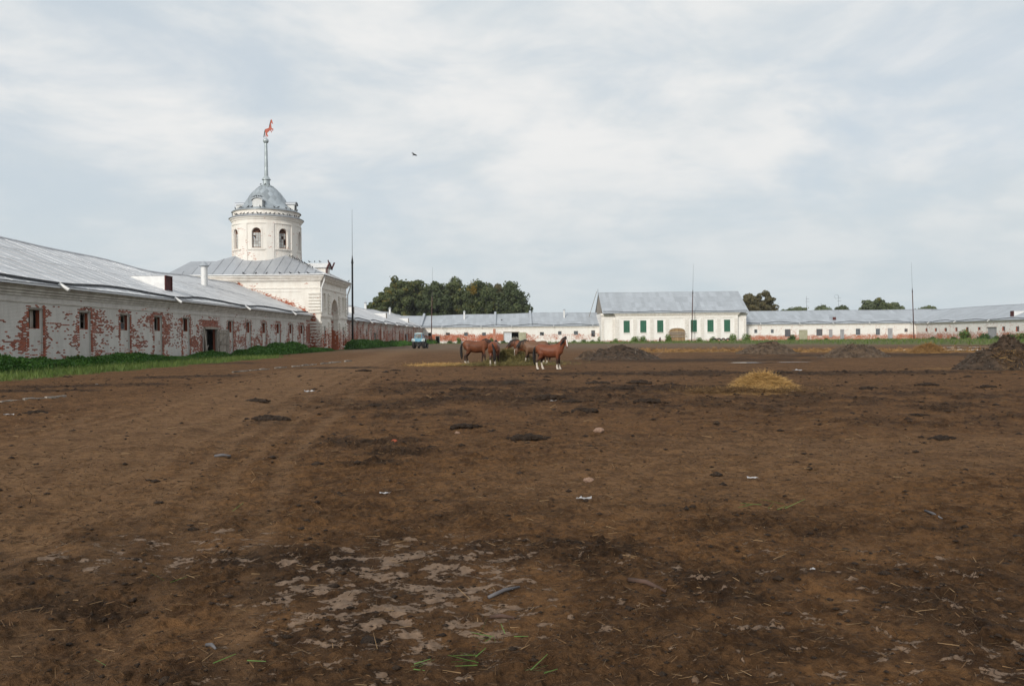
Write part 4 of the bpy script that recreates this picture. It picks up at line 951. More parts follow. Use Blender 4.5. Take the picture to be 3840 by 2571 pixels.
for i, x in enumerate(wx):
    if i == 3: continue
    u = x-CX0; mb = MB(Th); mb.box(u-1.2, u+1.2, 2.98, 3.18, -.02, .16); mb.build('sill', M_TRIM, ho)
    mb = MB(Th); a, c = u-1.06, u+1.06; mb.box(a, a+.1, 3.22, 7.38, -.24, -.1); mb.box(c-.1, c, 3.22, 7.38, -.24, -.1); mb.box(a+.1, c-.1, 3.22, 3.32, -.24, -.1); mb.box(a+.1, c-.1, 7.28, 7.38, -.24, -.1); mb.box(u-.04, u+.04, 3.32, 7.28, -.2, -.09)
    sh = mb.build('shutter', M_GREEN, ho); me = MB(Th).box(a+.1, c-.1, 3.34, 3.60, -.22, -.13).mesh('slat', M_GREEN)
    for k in range(14): place('slat', me, sh, Matrix.Translation((0, 0, k*.283)))
    mb = MB(Th)
    for k in (1, 2, 3, 5, 6, 7): mb.box(a+.1+k*.24-.012, a+.1+k*.24+.012, 3.34, 7.27, -.12, -.105)
    mb.build('grille', M_GREEN, sh)
# boarded gate
u = ug; gt = MB(Th).box(u-2.75, u-2.5, 0, 3.9, -.2, .1).box(u+2.5, u+2.75, 0, 3.9, -.2, .1).build('gate', M_WOODY, ho)
for k in range(12):
    a = u-2.5+k*5/12; c = a+5/12-.02; top = 3.7+.92*math.sqrt(max(0, 1-((a+c)/2-u)**2/7.3)); MB(Th).box(a, c, .12, top, -.16, -.08).build('plank', M_WOODY, gt)
for v in (3.0, 2.35, 1.55): MB(Th).box(u-3.0+random.uniform(-.3, .3), u+3.0+random.uniform(-.2, .5), v, v+.3, .12, .2).build('crossbar', M_WOOD, gt)
Tr_ = lambda a, v, n: (HX0+.2+a, YH-n, v)
hr, SH = wing_roof(ho, Tr_, 50.9, .95, 12.0, 10.02, 17.75, M_ROOFF, lambda u: .06*math.sin(u*.3), (0, 50.9), 42, 4, zigzag(.3, 50.5, [12, 27, 40], .025, .06), spout=False, ends=False)
for X, nm in ((HX0+.55, 'gable'), (HX1-.55, 'gable')):
    gb = MB().box(X-.03, X+.03, YH+.6, YH+23.4, 10.0, 10.3).build('gable', M_WOOD, ho)
    for k in range(22):
        ya = YH+.4+k*23.2/22; yb = ya+23.2/22-.03; f = 1-abs((ya+yb)/2-(YH+12))/12.6
        MB().box(X-.1, X-.04, ya, yb, 10.0, 10.0+7.5*max(.02, f)).build('plank', M_WOOD, gb)
ld = MB(); ld.bar((31.4, 283.9, 19.2), (31.4, 284, 17.4), .1, .1); ld.build('finial', M_IRON, ho)
pole = MB(); pole.bar((31.0, 284.2, 18.3), (28.2, 285.5, 9.0), .14, .14); tag(pole.build('leaning_pole', M_WOOD), 'thin dark pole leaning against the gable end of the riding house', 'pole')

# ------------------------------------------------------------------ lightning masts
def mast(loc, lean, m, label, hb=16.2, ht=26.5, r=.17):
    o = thing('lightning_mast', label, 'mast', loc, 'lightning masts around the yard')
    x, y, z = loc; dx = lean
    P = lambda h: (x+dx*h, y, z+h)
    MB().tube([P(-.3), P(hb*.6), P(hb)], [r, r*.92, r*.85], 10).build('post', m, o, smooth=True)
    MB().tube([P(hb), P(hb+.1), P(hb+1.6)], [r*.95, r*1.2, .05], 8).build('tip_cone', M_IRON, o)
    MB().tube([P(hb+1.5), P((hb+ht)/2), P(ht)], [.045, .035, .02], 6).build('rod', M_IRON, o)
mast((-30.4, 149, 0), .006, M_IRON, 'tall dark mast beside the right corner of the gate tower', r=.2)
X, _ = onY(1617, 1283, 271); mast((X, 271, 0), .028, M_PIPE, 'thin mast standing behind the blue tractor in the far left corner')
X, _ = onY(2594, 1283, 268); mast((X, 268, 0), .03, M_PIPE, 'brown mast in front of the green-shuttered house')
X, _ = onY(3428, 1265, 270); mast((X, 270, 0), -.03, M_PIPE, 'dark red mast at the far right corner of the yard')
for px, lab, loop in ((3031, 'tall ladder-like television aerial on the right stable roof', False), (3151, 'television aerial with a loop on the right stable roof', True)):
    X, _ = onY(px, 1160, 290); u = X-81; p = SG(u, .98); o = thing('aerial', lab, 'aerial', tuple(p), 'aerials on the roof')
    MB().tube([p, p+Vector((0, 0, 5.6))], [.05, .035], 6).build('pole', M_IRON, o)
    for h, w in ((3.6, 1.5), (4.6, 1.3), (1.8, .7)): MB().bar(p+Vector((-w/2+.3, 0, h)), p+Vector((w/2+.3, 0, h)), .07, .07).build('crossbar', M_IRON, o)
    if loop: MB().tube([p+Vector((-.75+.75*math.cos(a), 0, 5.2+.75*math.sin(a))) for a in [k*math.pi/8 for k in range(-1, 15)]], [.03]*16, 5).build('loop', M_IRON, o)

# ------------------------------------------------------------------ trees beyond the wings
M_LEAF = leafmat('leaf_green', ((.085, .115, .042), (.165, .180, .068), (.34, .24, .045)))
M_LEAFD = leafmat('leaf_dark', ((.072, .104, .046), (.140, .160, .068)))
M_LEAFO = leafmat('leaf_olive', ((.130, .122, .060), (.200, .160, .075)))
M_LEAFB = leafmat('leaf_birch', ((.085, .115, .046), (.150, .175, .070), (.26, .20, .035)))
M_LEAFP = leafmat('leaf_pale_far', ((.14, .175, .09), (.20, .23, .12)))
M_LEAFY = leafmat('leaf_yellow', ((.24, .16, .016), (.36, .22, .02)))
M_BARK = plain('bark', (.06, .048, .036), (.03, .024, .02), scale=3, rough=.95)
M_BARKW = plain('birch_bark', (.42, .40, .36), (.12, .11, .10), scale=2, rough=.9)
def tree(name, label, base, H, rx, lm, seed, group, droop=0, n=5200, ls=.62, bare=.28, bark=None, yellow=None, shape=1.0):
    rg = np.random.default_rng(seed); rd = random.Random(seed)
    o = thing(name, label, 'tree', base, group); bx, by, bz = base
    mb = MB(); hb = H*bare
    lean = rd.uniform(-.3, .3)
    mb.tube([(bx, by, bz-.3), (bx+lean*.3, by, bz+hb), (bx+lean, by, bz+H*.62), (bx+lean*1.3, by, bz+H*.9)], [H*.022, H*.017, H*.009, H*.003], 8)
    limbs = []
    for k in range(11):
        z = hb*.9+(H*.78-hb*.9)*k/10; a = k*2.4+rd.random(); l = rx*(.9-.45*k/10)*rd.uniform(.7, 1)
        p0 = Vector((bx+lean*z/H, by, bz+z)); p1 = p0+Vector((math.cos(a)*l*.5, math.sin(a)*l*.5, l*.38)); p2 = p0+Vector((math.cos(a)*l, math.sin(a)*l, l*.62))
        mb.tube([p0, p1, p2], [H*.007, H*.0045, H*.0015], 5); limbs += [p1, p2]
    mb.build('trunk', bark or M_BARK, o, smooth=True)
    cz = bz+H*(bare+1)/2; hz = H*(1-bare)/2
    C = []; nc = 120
    while len(C) < nc:
        d = rg.normal(size=3); d /= np.linalg.norm(d); r = rg.uniform(.25, 1)**.6
        w = 1.0 if d[2] < 0 else (1-.25*shape*d[2]); p = np.array([d[0]*rx*r*w, d[1]*rx*r*w, d[2]*hz*r]); C.append(p)
    C = np.array(C)*np.array([.86, .86, .90]); cr = rg.uniform(.15, .27, nc)*rx
    idx = rg.integers(0, nc, n); d = rg.normal(size=(n, 3)); d /= np.linalg.norm(d, axis=1, keepdims=True)
    P = C[idx]+d*(cr[idx]*rg.uniform(.75, 1.05, n))[:, None]*np.array([1, 1, .8])
    if droop:
        m_ = rg.random(n) < .6; P[m_, 2] -= rg.exponential(droop, m_.sum())
    stray = rg.random(n) < .05; P[stray] += rg.normal(size=(stray.sum(), 3))*rx*.07
    P += np.array([bx+lean*.6, by, cz]); P[:, 2] = np.maximum(P[:, 2], bz+hb*.55)
    V, F = leaves(P, rg.uniform(.7, 1.3, n)*ls, rg, .3, aspect=.8, N=d)
    stuff_ = link('crown', npmesh('crown', V, F, lm), o)
    if yellow:
        c = np.array(yellow); m2 = 160; q = c+rg.normal(size=(m2, 3))*np.array([.7, .7, 1.2]); V, F = leaves(q, .7, rg); stuff(link('yellow_spray', npmesh('yellow_spray', V, F, M_LEAFY), o))
    return o
def tree_px(px, ptop, Y): X = (px-W0/2)/FPX*Y; return X, EYE+(HOR-dy(px, ptop))*Y/FPX
TR_ = [ # photo x, top y, depth, radius, material, droop, label
 (1447, 1078, 330, 6.2, 'LEAF', 0, 'shorter yellowing tree at the left end of the big grove'),
 (1500, 1024, 335, 7.6, 'LEAF', 0, 'tall rounded tree, first tall crown from the left in the big grove'),
 (1567, 1032, 342, 7.0, 'LEAF', 0, 'tree with yellow-green top, second tall crown of the big grove'),
 (1640, 1042, 333, 7.4, 'LEAFD', 0, 'dark tree with a yellow crest in the middle of the big grove'),
 (1712, 1026, 338, 7.2, 'LEAF', 0, 'tall green tree just left of the bright yellow spray'),
 (1806, 1020, 331, 7.6, 'LEAFB', 1.3, 'tall feathery birch with one bright yellow spray of leaves'),
 (1872, 1048, 336, 6.6, 'LEAFO', .4, 'olive-brown tree beside the birch in the big grove'),
 (1926, 1046, 330, 7.2, 'LEAFD', 1.6, 'drooping tree at the right end of the big grove'),
 (1534, 1062, 352, 8.5, 'LEAFD', 0, 'lower tree filling the gap between the first two tall crowns of the grove'),
 (1604, 1060, 352, 8.5, 'LEAF', 0, 'lower tree left of the thin mast in the grove'),
 (1676, 1058, 352, 8.5, 'LEAF', 0, 'lower tree right of the thin mast in the grove'),
 (1760, 1050, 354, 8.5, 'LEAFD', 0, 'lower tree behind the bright yellow spray'),
 (1900, 1075, 352, 8.5, 'LEAFD', 0, 'lower dark tree behind the drooping one')]
for i, (px, pt, Y, rx, mm, dr_, lab) in enumerate(TR_):
    X, H = tree_px(px, pt, Y); yl = None
    if i == 5: yx, yz = tree_px(1778, 1090, Y); yl = (yx, Y-7.2, yz)
    tree('birch_tree' if i == 5 else 'grove_tree', lab, (X, Y, 0), H*.98, rx*1.22, MATS['leaf_'+{'LEAF': 'green', 'LEAFD': 'dark', 'LEAFB': 'birch', 'LEAFO': 'olive'}[mm]], 100+i, 'trees of the grove behind the far stable', dr_, yellow=yl, bark=M_BARKW if i == 5 else None, bare=.10, n=16000, ls=.85)
for i, (px, pt, Y, rx, mm, lab) in enumerate([
 (1386, 1130, 335, 2.2, M_LEAFD, 'small dark pointed tree behind the vent pipe left of the grove'),
 (2815, 1092, 318, 5.2, M_LEAFO, 'brownish round tree close to the right gable of the house'),
 (2868, 1089, 322, 5.6, M_LEAFO, 'dark olive round tree, right half of the pair by the house'),
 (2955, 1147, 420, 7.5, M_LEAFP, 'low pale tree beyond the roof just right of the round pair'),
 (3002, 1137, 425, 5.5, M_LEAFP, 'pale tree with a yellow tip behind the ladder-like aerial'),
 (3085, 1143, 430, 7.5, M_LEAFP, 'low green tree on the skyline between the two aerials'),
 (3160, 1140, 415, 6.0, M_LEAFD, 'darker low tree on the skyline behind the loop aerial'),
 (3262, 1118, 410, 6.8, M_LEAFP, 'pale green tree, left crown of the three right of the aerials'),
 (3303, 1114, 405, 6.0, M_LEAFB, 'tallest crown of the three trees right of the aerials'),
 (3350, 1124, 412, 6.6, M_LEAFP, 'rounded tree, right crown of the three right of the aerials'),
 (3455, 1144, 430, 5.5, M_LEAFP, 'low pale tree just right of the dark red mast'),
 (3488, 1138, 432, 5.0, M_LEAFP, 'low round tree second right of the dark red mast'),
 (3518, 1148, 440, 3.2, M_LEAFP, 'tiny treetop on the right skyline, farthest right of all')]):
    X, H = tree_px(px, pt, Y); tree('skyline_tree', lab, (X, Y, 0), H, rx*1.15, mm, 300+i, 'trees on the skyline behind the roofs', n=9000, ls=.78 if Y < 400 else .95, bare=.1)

# ------------------------------------------------------------------ weeds, grass, bushes
M_WEED = leafmat('nettle_leaf', ((.040, .125, .018), (.11, .23, .034)), .2)
M_GRASS = leafmat('grass_blade', ((.080, .140, .026), (.150, .185, .048)), .2)
M_BUSH = leafmat('bush_leaf', ((.075, .150, .022), (.15, .235, .035)), .2)
M_BUSHD = leafmat('bush_leaf_dark', ((.035, .085, .018), (.07, .125, .028)), .2)
rg = np.random.default_rng(11)
def weedbed(name, label, x0, x1, y0, y1, hfun, n, mat_, size=.17):
    X = rg.uniform(x0, x1, n); Yv = y0+(y1-y0)*rg.random(n)**1.15
    h = hfun(X, Yv)*(.25+1.25*fbm(X*.55, Yv*.35, 15, 4)); Z = h*(1-rg.random(n)**2.2*.95)
    keep = h > .05; P = np.stack([X, Yv, Z], 1)[keep]; V, F = leaves(P, rg.uniform(.7, 1.3, len(P))*size, rg, .4)
    o = link(name, npmesh(name, V, F, mat_)); stuff(o); o['label'] = label; o['category'] = 'weeds'; return o
clip01 = lambda x: np.clip(x, 0, 1)
edge = lambda x, a, c: clip01((x-a)/.6)*clip01((c-x)/.8)
fb1 = lambda x, y: fbm(x*.2, y*.16, 33, 3)
weedbed('nettle_bed', 'dark green nettles along the foot of the near left stable wall', -31.95, -28.3, 24, 80.6, lambda x, y: .78*edge(x, -32.3, -28.2)*(-.15+1.75*fb1(x, y))*clip01((80.8-y)/1.2), 42000, M_WEED, .19)
weedbed('nettle_bed', 'mound of green nettles between the open stable door and the tower', -31.95, -28.0, 87.5, 123.5, lambda x, y: 1.25*edge(x, -32.3, -27.9)*clip01((y-87.3)/2)*(.4+.75*np.exp(-((y-103)/9)**2)), 22000, M_WEED, .24)
weedbed('nettle_bed', 'green nettles around the mast right of the tower gateway', -31.9, -27.2, 141, 176, lambda x, y: 1.4*edge(x, -32.3, -27)*clip01((y-140.5)/2)*clip01((176-y)/8), 14000, M_WEED, .30)
weedbed('nettle_bed', 'low green weeds along the far left stable wall behind the tractor', -31.9, -26.5, 182, 276, lambda x, y: 1.3*edge(x, -32.3, -26.2)*(.4+.6*np.sin(y*.12)**2), 14000, M_WEED, .36)
n = 26000; X = rg.uniform(-29.5, -23.2, n); Yv = 22+rg.random(n)**1.1*62; gm = ground_masks(X, Yv)['grass']; k_ = rg.random(n) < gm*1.1
P = np.stack([X, Yv, np.zeros(n)], 1)[k_]; D = rg.normal(size=P.shape)*.35+np.array([0, 0, 1]); V, F = blades(P, D, rg.uniform(.10, .28, len(P)), .035, rg)
o = stuff(link('grass', npmesh('grass', V, F, M_GRASS))); o['label'] = 'short light green grass in front of the nettles at left'; o['category'] = 'grass'
n = 26000; X = rg.uniform(-28, 143, n); Yv = rg.uniform(112, 279, n); gm = ground_masks(X, Yv)['grass']; k_ = rg.random(n) < gm*.8*(.3+.7*(Yv/279)**2)
P = np.stack([X, Yv, np.zeros(n)], 1)[k_]; D = rg.normal(size=P.shape)*.5+np.array([0, 0, 1]); V, F = blades(P, D, rg.uniform(.15, .42, len(P)), .16, rg)
o = stuff(link('grass', npmesh('grass', V, F, M_GRASS))); o['label'] = 'thin grass strip before the far buildings'; o['category'] = 'grass'
def bush_mesh(seed, m):
    g = np.random.default_rng(seed); n = 420; d = g.normal(size=(n, 3)); d /= np.linalg.norm(d, axis=1, keepdims=True)
    c = g.normal(size=(7, 3))*.33; P = c[g.integers(0, 7, n)]+d*g.uniform(.35, .62, n)[:, None]; P[:, 2] = np.abs(P[:, 2]*.9+.5)
    V, F = leaves(P, g.uniform(.16, .34, n), g, .3); return npmesh('bush_leaves', V, F, m)
BM = [bush_mesh(1, M_BUSH), bush_mesh(2, M_BUSH), bush_mesh(3, M_BUSHD)]
STEM = MB().tube([(0, 0, -.05), (.03, 0, .4), (.1, .02, .7)], [.05, .04, .02], 5).tube([(0, 0, 0), (-.12, .05, .6)], [.03, .015], 5).mesh('stem', M_BARK)
BUSH = [(1720, 1.5, 0, 'bright bush at the red wall left of the horses'), (1688, 1.3, 2, 'low dark bush left of the bright bush by the red wall'), (1843, 1.3, 0, 'bright bush beside the red buttress'), (1888, 1.1, 2, 'dark bush left of the open white door'), (1630, 1.6, 2, 'dark bush at the thin mast behind the tractor'),
 (2190, 1.2, 2, 'dark bush at the stable wall right of the white-faced horse'), (2153, .9, 2, 'low dark bush just right of the white-faced horse head'), (2222, .9, 2, 'small bush under the last stable window before the house'), (2254, 1.7, 1, 'bush at the left corner of the house'),
 (2308, 1.1, 1, 'small bush under the first green shutter'), (2384, 1.7, 1, 'round bush, left of the pair under the second shutter'), (2412, 1.5, 0, 'round bush, right of the pair under the second shutter'), (2505, 1.8, 0, 'bush at the left post of the boarded gate'), (2620, 1.2, 1, 'bush just right of the brown mast'), (2672, 1.4, 1, 'bush at the left end of the row of tyres'), (2748, 1.8, 0, 'bush at the right end of the row of tyres'), (2799, 1.8, 0, 'bush at the right corner of the house'),
 (2970, 2.1, 2, 'dark bush left of the double green door'), (3294, .8, 2, 'small weed left of the grey door on the right'), (3098, .8, 2, 'small weed under the second large sash window')]
for px, s, k, lab in BUSH:
    Y = 270.6 if 2255 < px < 2805 else 278.3; X = (px-W0/2)/FPX*Y
    o = thing('bush', lab, 'bush', (X, Y, 0), 'bushes along the far walls'); o.scale = (s, s*.8, s*.85); o.rotation_euler.z = px
    link('foliage', BM[k], o, True); link('stem', STEM, o, True)
for px, s, lab in ((3497, 1.0, 'low weed between small windows of the right stable'), (3575, 1.0, 'second low weed along the right stable'), (3618, 2.3, 'tall bush left of the grey door of the right stable'), (3692, 2.0, 'bush touching the left side of the grey stable door'), (3740, 1.2, 'low bush right of the grey stable door'), (3788, 1.9, 'bush behind the brown heap at the right'), (3826, 1.7, 'rightmost bush at the stable wall')):
    Y, _ = onX(px, 1270, XR-1.0); o = thing('bush', lab, 'bush', (XR-1.0, Y, 0), 'bushes along the right stable'); o.scale = (s, s*1.2, s*.8); o.rotation_euler.z = px; link('foliage', BM[px % 3], o, True); link('stem', STEM, o, True)
M_RUB = plain('tyre_rubber', (.016, .016, .017), (.03, .028, .026), scale=6, rough=.85)
def torus(mb, c, Rr, r, ax='y', n=22, k=10, sq=1.0):
    rings = []
    for i in range(n):
        a = 2*math.pi*i/n; ring = []
        for j in range(k):
            b_ = 2*math.pi*j/k; rad = Rr+r*math.cos(b_); off = r*sq*math.sin(b_)
            p = (rad*math.cos(a), off, rad*math.sin(a)) if ax == 'y' else (off, rad*math.cos(a), rad*math.sin(a)) if ax == 'x' else (rad*math.cos(a), rad*math.sin(a), off)
            ring.append(mb.v((c[0]+p[0], c[1]+p[1], c[2]+p[2])))
        rings.append(ring)
    for i in range(n):
        for j in range(k): mb.F.append([rings[i][j], rings[(i+1) % n][j], rings[(i+1) % n][(j+1) % k], rings[i][(j+1) % k]]); mb.M.append(0)
for i, px in enumerate((2680, 2696, 2713, 2730)):
    X = (px-W0/2)/FPX*268; mb = MB(); torus(mb, (X, 268, .22), .62, .22, 'y'); o = mb.build('tyre', M_RUB, smooth=True)
    tag(o, ['leftmost', 'second from the left', 'third from the left', 'rightmost'][i]+' of four half-buried black tyres before the house', 'tyre', 'row of tyres at the house')
X = (2474-W0/2)/FPX*271.4; mb = MB(); mb.tube([(X, 271.4, 0), (X-.05, 271.4, .5), (X+.15, 271.4, 1.35), (X+.2, 271.4, 1.5)], [.16, .26, .24, .1], 10); tag(mb.build('barrel_stub', M_DARKRED, smooth=True), 'dark red upright drum against the house wall left of the gate', 'drum')
# water standing in the yard
mw, t, b = newmat('puddle_water'); b.inputs['Base Color'].default_value = (.03, .028, .026, 1); b.inputs['Roughness'].default_value = .04; b.inputs['Specular IOR Level'].default_value = .6
for (px, py, rx, ry) in ((3600, 1313, 4.0, 4.5), (3560, 1316, 2.2, 1.2), (3640, 1303, 5.0, 1.6), (2860, 1361, 2.2, .5)):
    c = ground_at(px, py); mb = MB(); pts = []
    for k in range(40):
        a = 2*math.pi*k/40; w = 1+.35*math.sin(a*3+px)+.18*math.sin(a*7); pts.append((c.x+rx*w*math.cos(a), c.y+ry*w*math.sin(a), .045))
    mb.face(pts); o = structure(mb.build('puddle', mw, fix=False))

# ------------------------------------------------------------------ heaps and straw
M_STRAWO = plain('old_straw', (.30, .175, .066), (.20, .11, .04), scale=5, rough=.85, irand=.4, coords='Position')
M_DUNG = plain('dark_manure', (.074, .048, .031), (.026, .018, .012), scale=3, rough=.95, bump=1.0, bscale=9, coords='Position')
M_DUNG2 = plain('brown_manure', (.115, .078, .050), (.042, .028, .019), scale=2.2, rough=.95, bump=1.0, bscale=9, coords='Position')
M_CLUMP = plain('dung_clump', (.046, .027, .015), (.018, .011, .007), scale=9, rough=.95, bump=1.0, bscale=30)
M_STRAW = plain('straw', (.44, .28, .105), (.32, .19, .065), scale=5, rough=.8, irand=.4, coords='Position')
M_STRAWD = plain('dirty_straw', (.16, .095, .04), (.07, .04, .02), scale=4, rough=.9, irand=.4, coords='Position')
M_HAY = plain('green_hay', (.185, .150, .052), (.095, .080, .030), scale=4, rough=.9, irand=.45, coords='Position', bump=.8)
M_PALE = plain('pale_crumbs', (.20, .17, .14), (.12, .09, .07), scale=4, rough=.9, irand=.4, coords='Position')
def mound_h(a, t, seed, peaks):
    return 0
def mound(name, label, cat, c, rx, ry, h, m, seed, sk=0.0, rough=.22, parts=None, flat=1.3, nz=1.0):
    na, nr_ = 84, 36; A, T_ = np.meshgrid(np.linspace(0, 2*np.pi, na, endpoint=False), np.linspace(0, 1, nr_))
    ed = 1+.22*(fbm(np.cos(A)*1.5+5, np.sin(A)*1.5+5, seed, 3)-.5)*2
    X = np.cos(A)*T_*rx*ed; Y = np.sin(A)*T_*ry*ed; base = (1-T_**flat)**1.15
    n1_ = fbm(X*1.3/max(rx, 1)*3+9, Y*1.3/max(rx, 1)*3+9, seed+1, 5, .6)-.5; n2_ = fbm(X*3+3, Y*3, seed+2, 4, .65)-.5
    Z = h*(base*(1+n1_*nz)+rough*n2_*(.35+base)*.9)-.06*T_; X = X+sk*base*rx*.35
    V = np.stack([c[0]+X, c[1]+Y, c[2]+Z], -1).reshape(-1, 3); i = np.arange(nr_-1)[:, None]*na; j = np.arange(na)[None]
    F = np.stack([i+j, i+(j+1) % na, i+na+(j+1) % na, i+na+j], -1).reshape(-1, 4)
    root = thing(name, label, cat, tuple(c)); o = link('mound', npmesh('mound', V, F, m, True), root)
    def pick(n, rg, lo=0, hi=.97):
        q = rg.integers(int(lo*nr_), int(hi*nr_), n)*na+rg.integers(0, na, n); return V[q]+rg.normal(size=(n, 3))*np.array([.06, .06, .015])
    root_parts[label] = (root, pick); return root, pick
root_parts = {}
def lumps(root, name, P, size, m, rg):
    """crumbs: squashed octahedra joined into one part"""
    n = len(P); s = rg.uniform(.5, 1.4, (n, 1))*size; k = np.array([[1, 0, 0], [-1, 0, 0], [0, 1, 0], [0, -1, 0], [0, 0, .42], [0, 0, -.3]], float)
    V = (P[:, None, :]+k[None]*s[:, None, :]*rg.uniform(.6, 1.4, (n, 6, 1))).reshape(-1, 3)
    f = np.array([[0, 2, 4], [2, 1, 4], [1, 3, 4], [3, 0, 4], [2, 0, 5], [1, 2, 5], [3, 1, 5], [0, 3, 5]]); F = (np.arange(n)[:, None, None]*6+f[None]).reshape(-1, 3)
    return stuff(link(name, npmesh(name, V, F, m), root))
def strands(root, name, P, L, w, m, rg, flat=.5):
    D = rg.normal(size=P.shape); D[:, 2] = np.abs(D[:, 2])*flat; D /= np.linalg.norm(D, axis=1, keepdims=True)
    V, F = blades(P, D, rg.uniform(.5, 1.3, len(P))*L, w, rg); return stuff(link(name, npmesh(name, V, F, m), root))
rg = np.random.default_rng(21)
def heap_c(px, Y): return Vector(((px-W0/2)/FPX*Y, Y, 0))
r_, pk = mound('manure_heap', 'dark manure heap right of the white-faced horse', 'heap', heap_c(2330, 62), 3.3, 2.6, 1.12, M_DUNG, 5, -.1, flat=1.6); lumps(r_, 'lumps', pk(900, rg), .07, M_DUNG, rg); lumps(r_, 'pale_crumbs', pk(90, rg, .3), .045, M_PALE, rg); strands(r_, 'stalks', pk(60, rg, .3), .7, .025, M_PALE, rg)
r_, pk = mound('manure_heap', 'small low brown heap directly beside the white-faced horse', 'heap', heap_c(2205, 64), 1.2, 1.0, .62, M_DUNG2, 6); lumps(r_, 'lumps', pk(250, rg), .06, M_DUNG2, rg)
r_, pk = mound('manure_heap', 'broad brown heap in front of the row of tyres', 'heap', heap_c(2880, 78), 3.4, 2.8, 1.08, M_DUNG2, 7, -.1, flat=1.7); lumps(r_, 'lumps', pk(900, rg), .08, M_DUNG2, rg); lumps(r_, 'pale_crumbs', pk(200, rg, .3), .06, M_PALE, rg)
r_, pk = mound('manure_heap', 'grey-brown heap with pale crumbs in the middle of the right yard', 'heap', heap_c(3212, 62), 2.9, 2.3, 1.05, M_DUNG2, 8, .05, flat=1.7); lumps(r_, 'lumps', pk(900, rg), .06, M_DUNG2, rg); lumps(r_, 'pale_crumbs', pk(420, rg, .1), .05, M_PALE, rg); strands(r_, 'stalks', pk(90, rg, .3), .6, .02, M_PALE, rg)
r_, pk = mound('manure_heap', 'large dark heap with rotting straw cut off by the right edge', 'heap', heap_c(3785, 38.6), 2.5, 2.2, 1.38, M_DUNG, 9, .0, flat=1.6); lumps(r_, 'lumps', pk(1300, rg), .06, M_DUNG, rg); lumps(r_, 'pale_crumbs', pk(260, rg, .2), .045, M_PALE, rg)
q = pk(2600, rg, .45, .98); q = q[(q[:, 1] < 38.2) & (q[:, 0] > heap_c(3720, 38).x)]; strands(r_, 'rotting_straw', q, .34, .022, M_STRAWD, rg); strands(r_, 'straw', q[::6], .3, .02, M_STRAW, rg)
r_, pk = mound('straw_pile', 'small pile of golden straw alone on the bare yard', 'straw', heap_c(2858, 25.2), 1.08, .8, .47, M_STRAW, 12, 0, .10, flat=2.8, nz=.4); strands(r_, 'straw', pk(7500, rg, 0, .99), .24, .010, M_STRAW, rg, .22)
cst = heap_c(2858, 25.2); P = np.stack([cst.x+rg.normal(size=3500)*1.0-.75, cst.y-.55+rg.normal(size=3500)*.34, np.abs(rg.normal(size=3500))*.05+.03], 1); strands(r_, 'dirty_straw', P, .2, .012, M_STRAWD, rg, .35)
r_, pk = mound('straw_pile', 'orange straw heap near the puddle at the far right', 'straw', heap_c(3482, 73), 1.9, 1.2, .60, M_STRAWO, 13, 0, .12, flat=1.8); strands(r_, 'straw', pk(3000, rg), .4, .03, M_STRAWO, rg)
r_, pk = mound('hay_mound', 'dark green hay mound the horses are feeding from', 'hay', Vector((-.15, 52.3, 0)), 2.1, 1.5, .95, M_HAY, 14, 0, .2, flat=1.5); strands(r_, 'hay', pk(9000, rg), .32, .018, M_HAY, rg, .4)
P = np.stack([rg.normal(size=3000)*1.7-.1, 50.2+rg.normal(size=3000)*.7, np.abs(rg.normal(size=3000))*.08+.03], 1); strands(r_, 'scattered_hay', P, .3, .018, M_HAY, rg, .3)
c = ground_at(1660, 1370); P = np.stack([c.x+rg.normal(size=2600)*1.0, c.y+rg.normal(size=2600)*.7, np.abs(rg.normal(size=2600))*.05+.03], 1)
o = link('scattered_straw', npmesh('scattered_straw', *blades(P, (lambda d: d/np.linalg.norm(d, axis=1, keepdims=True))(rg.normal(size=P.shape)*np.array([1, 1, .25])), .22, .016, rg), M_STRAW)); stuff(o); o['label'] = 'thin golden straw scattered left of the horses'; o['category'] = 'straw'
n = 14000; X = rg.uniform(12, 49, n); Yv = rg.uniform(68, 106, n); sm = ground_masks(X, Yv)['straw']; k_ = rg.random(n) < sm
P = np.stack([X, Yv, .03+np.abs(rg.normal(size=n))*.13*sm], 1)[k_]; D = rg.normal(size=P.shape)*np.array([1, 1, .4]); D /= np.linalg.norm(D, axis=1, keepdims=True)
o = link('straw_strip', npmesh('straw_strip', *blades(P, D, .5, .05, rg), M_STRAWO)); stuff(o); o['label'] = 'long band of orange straw across the middle of the yard'; o['category'] = 'straw'
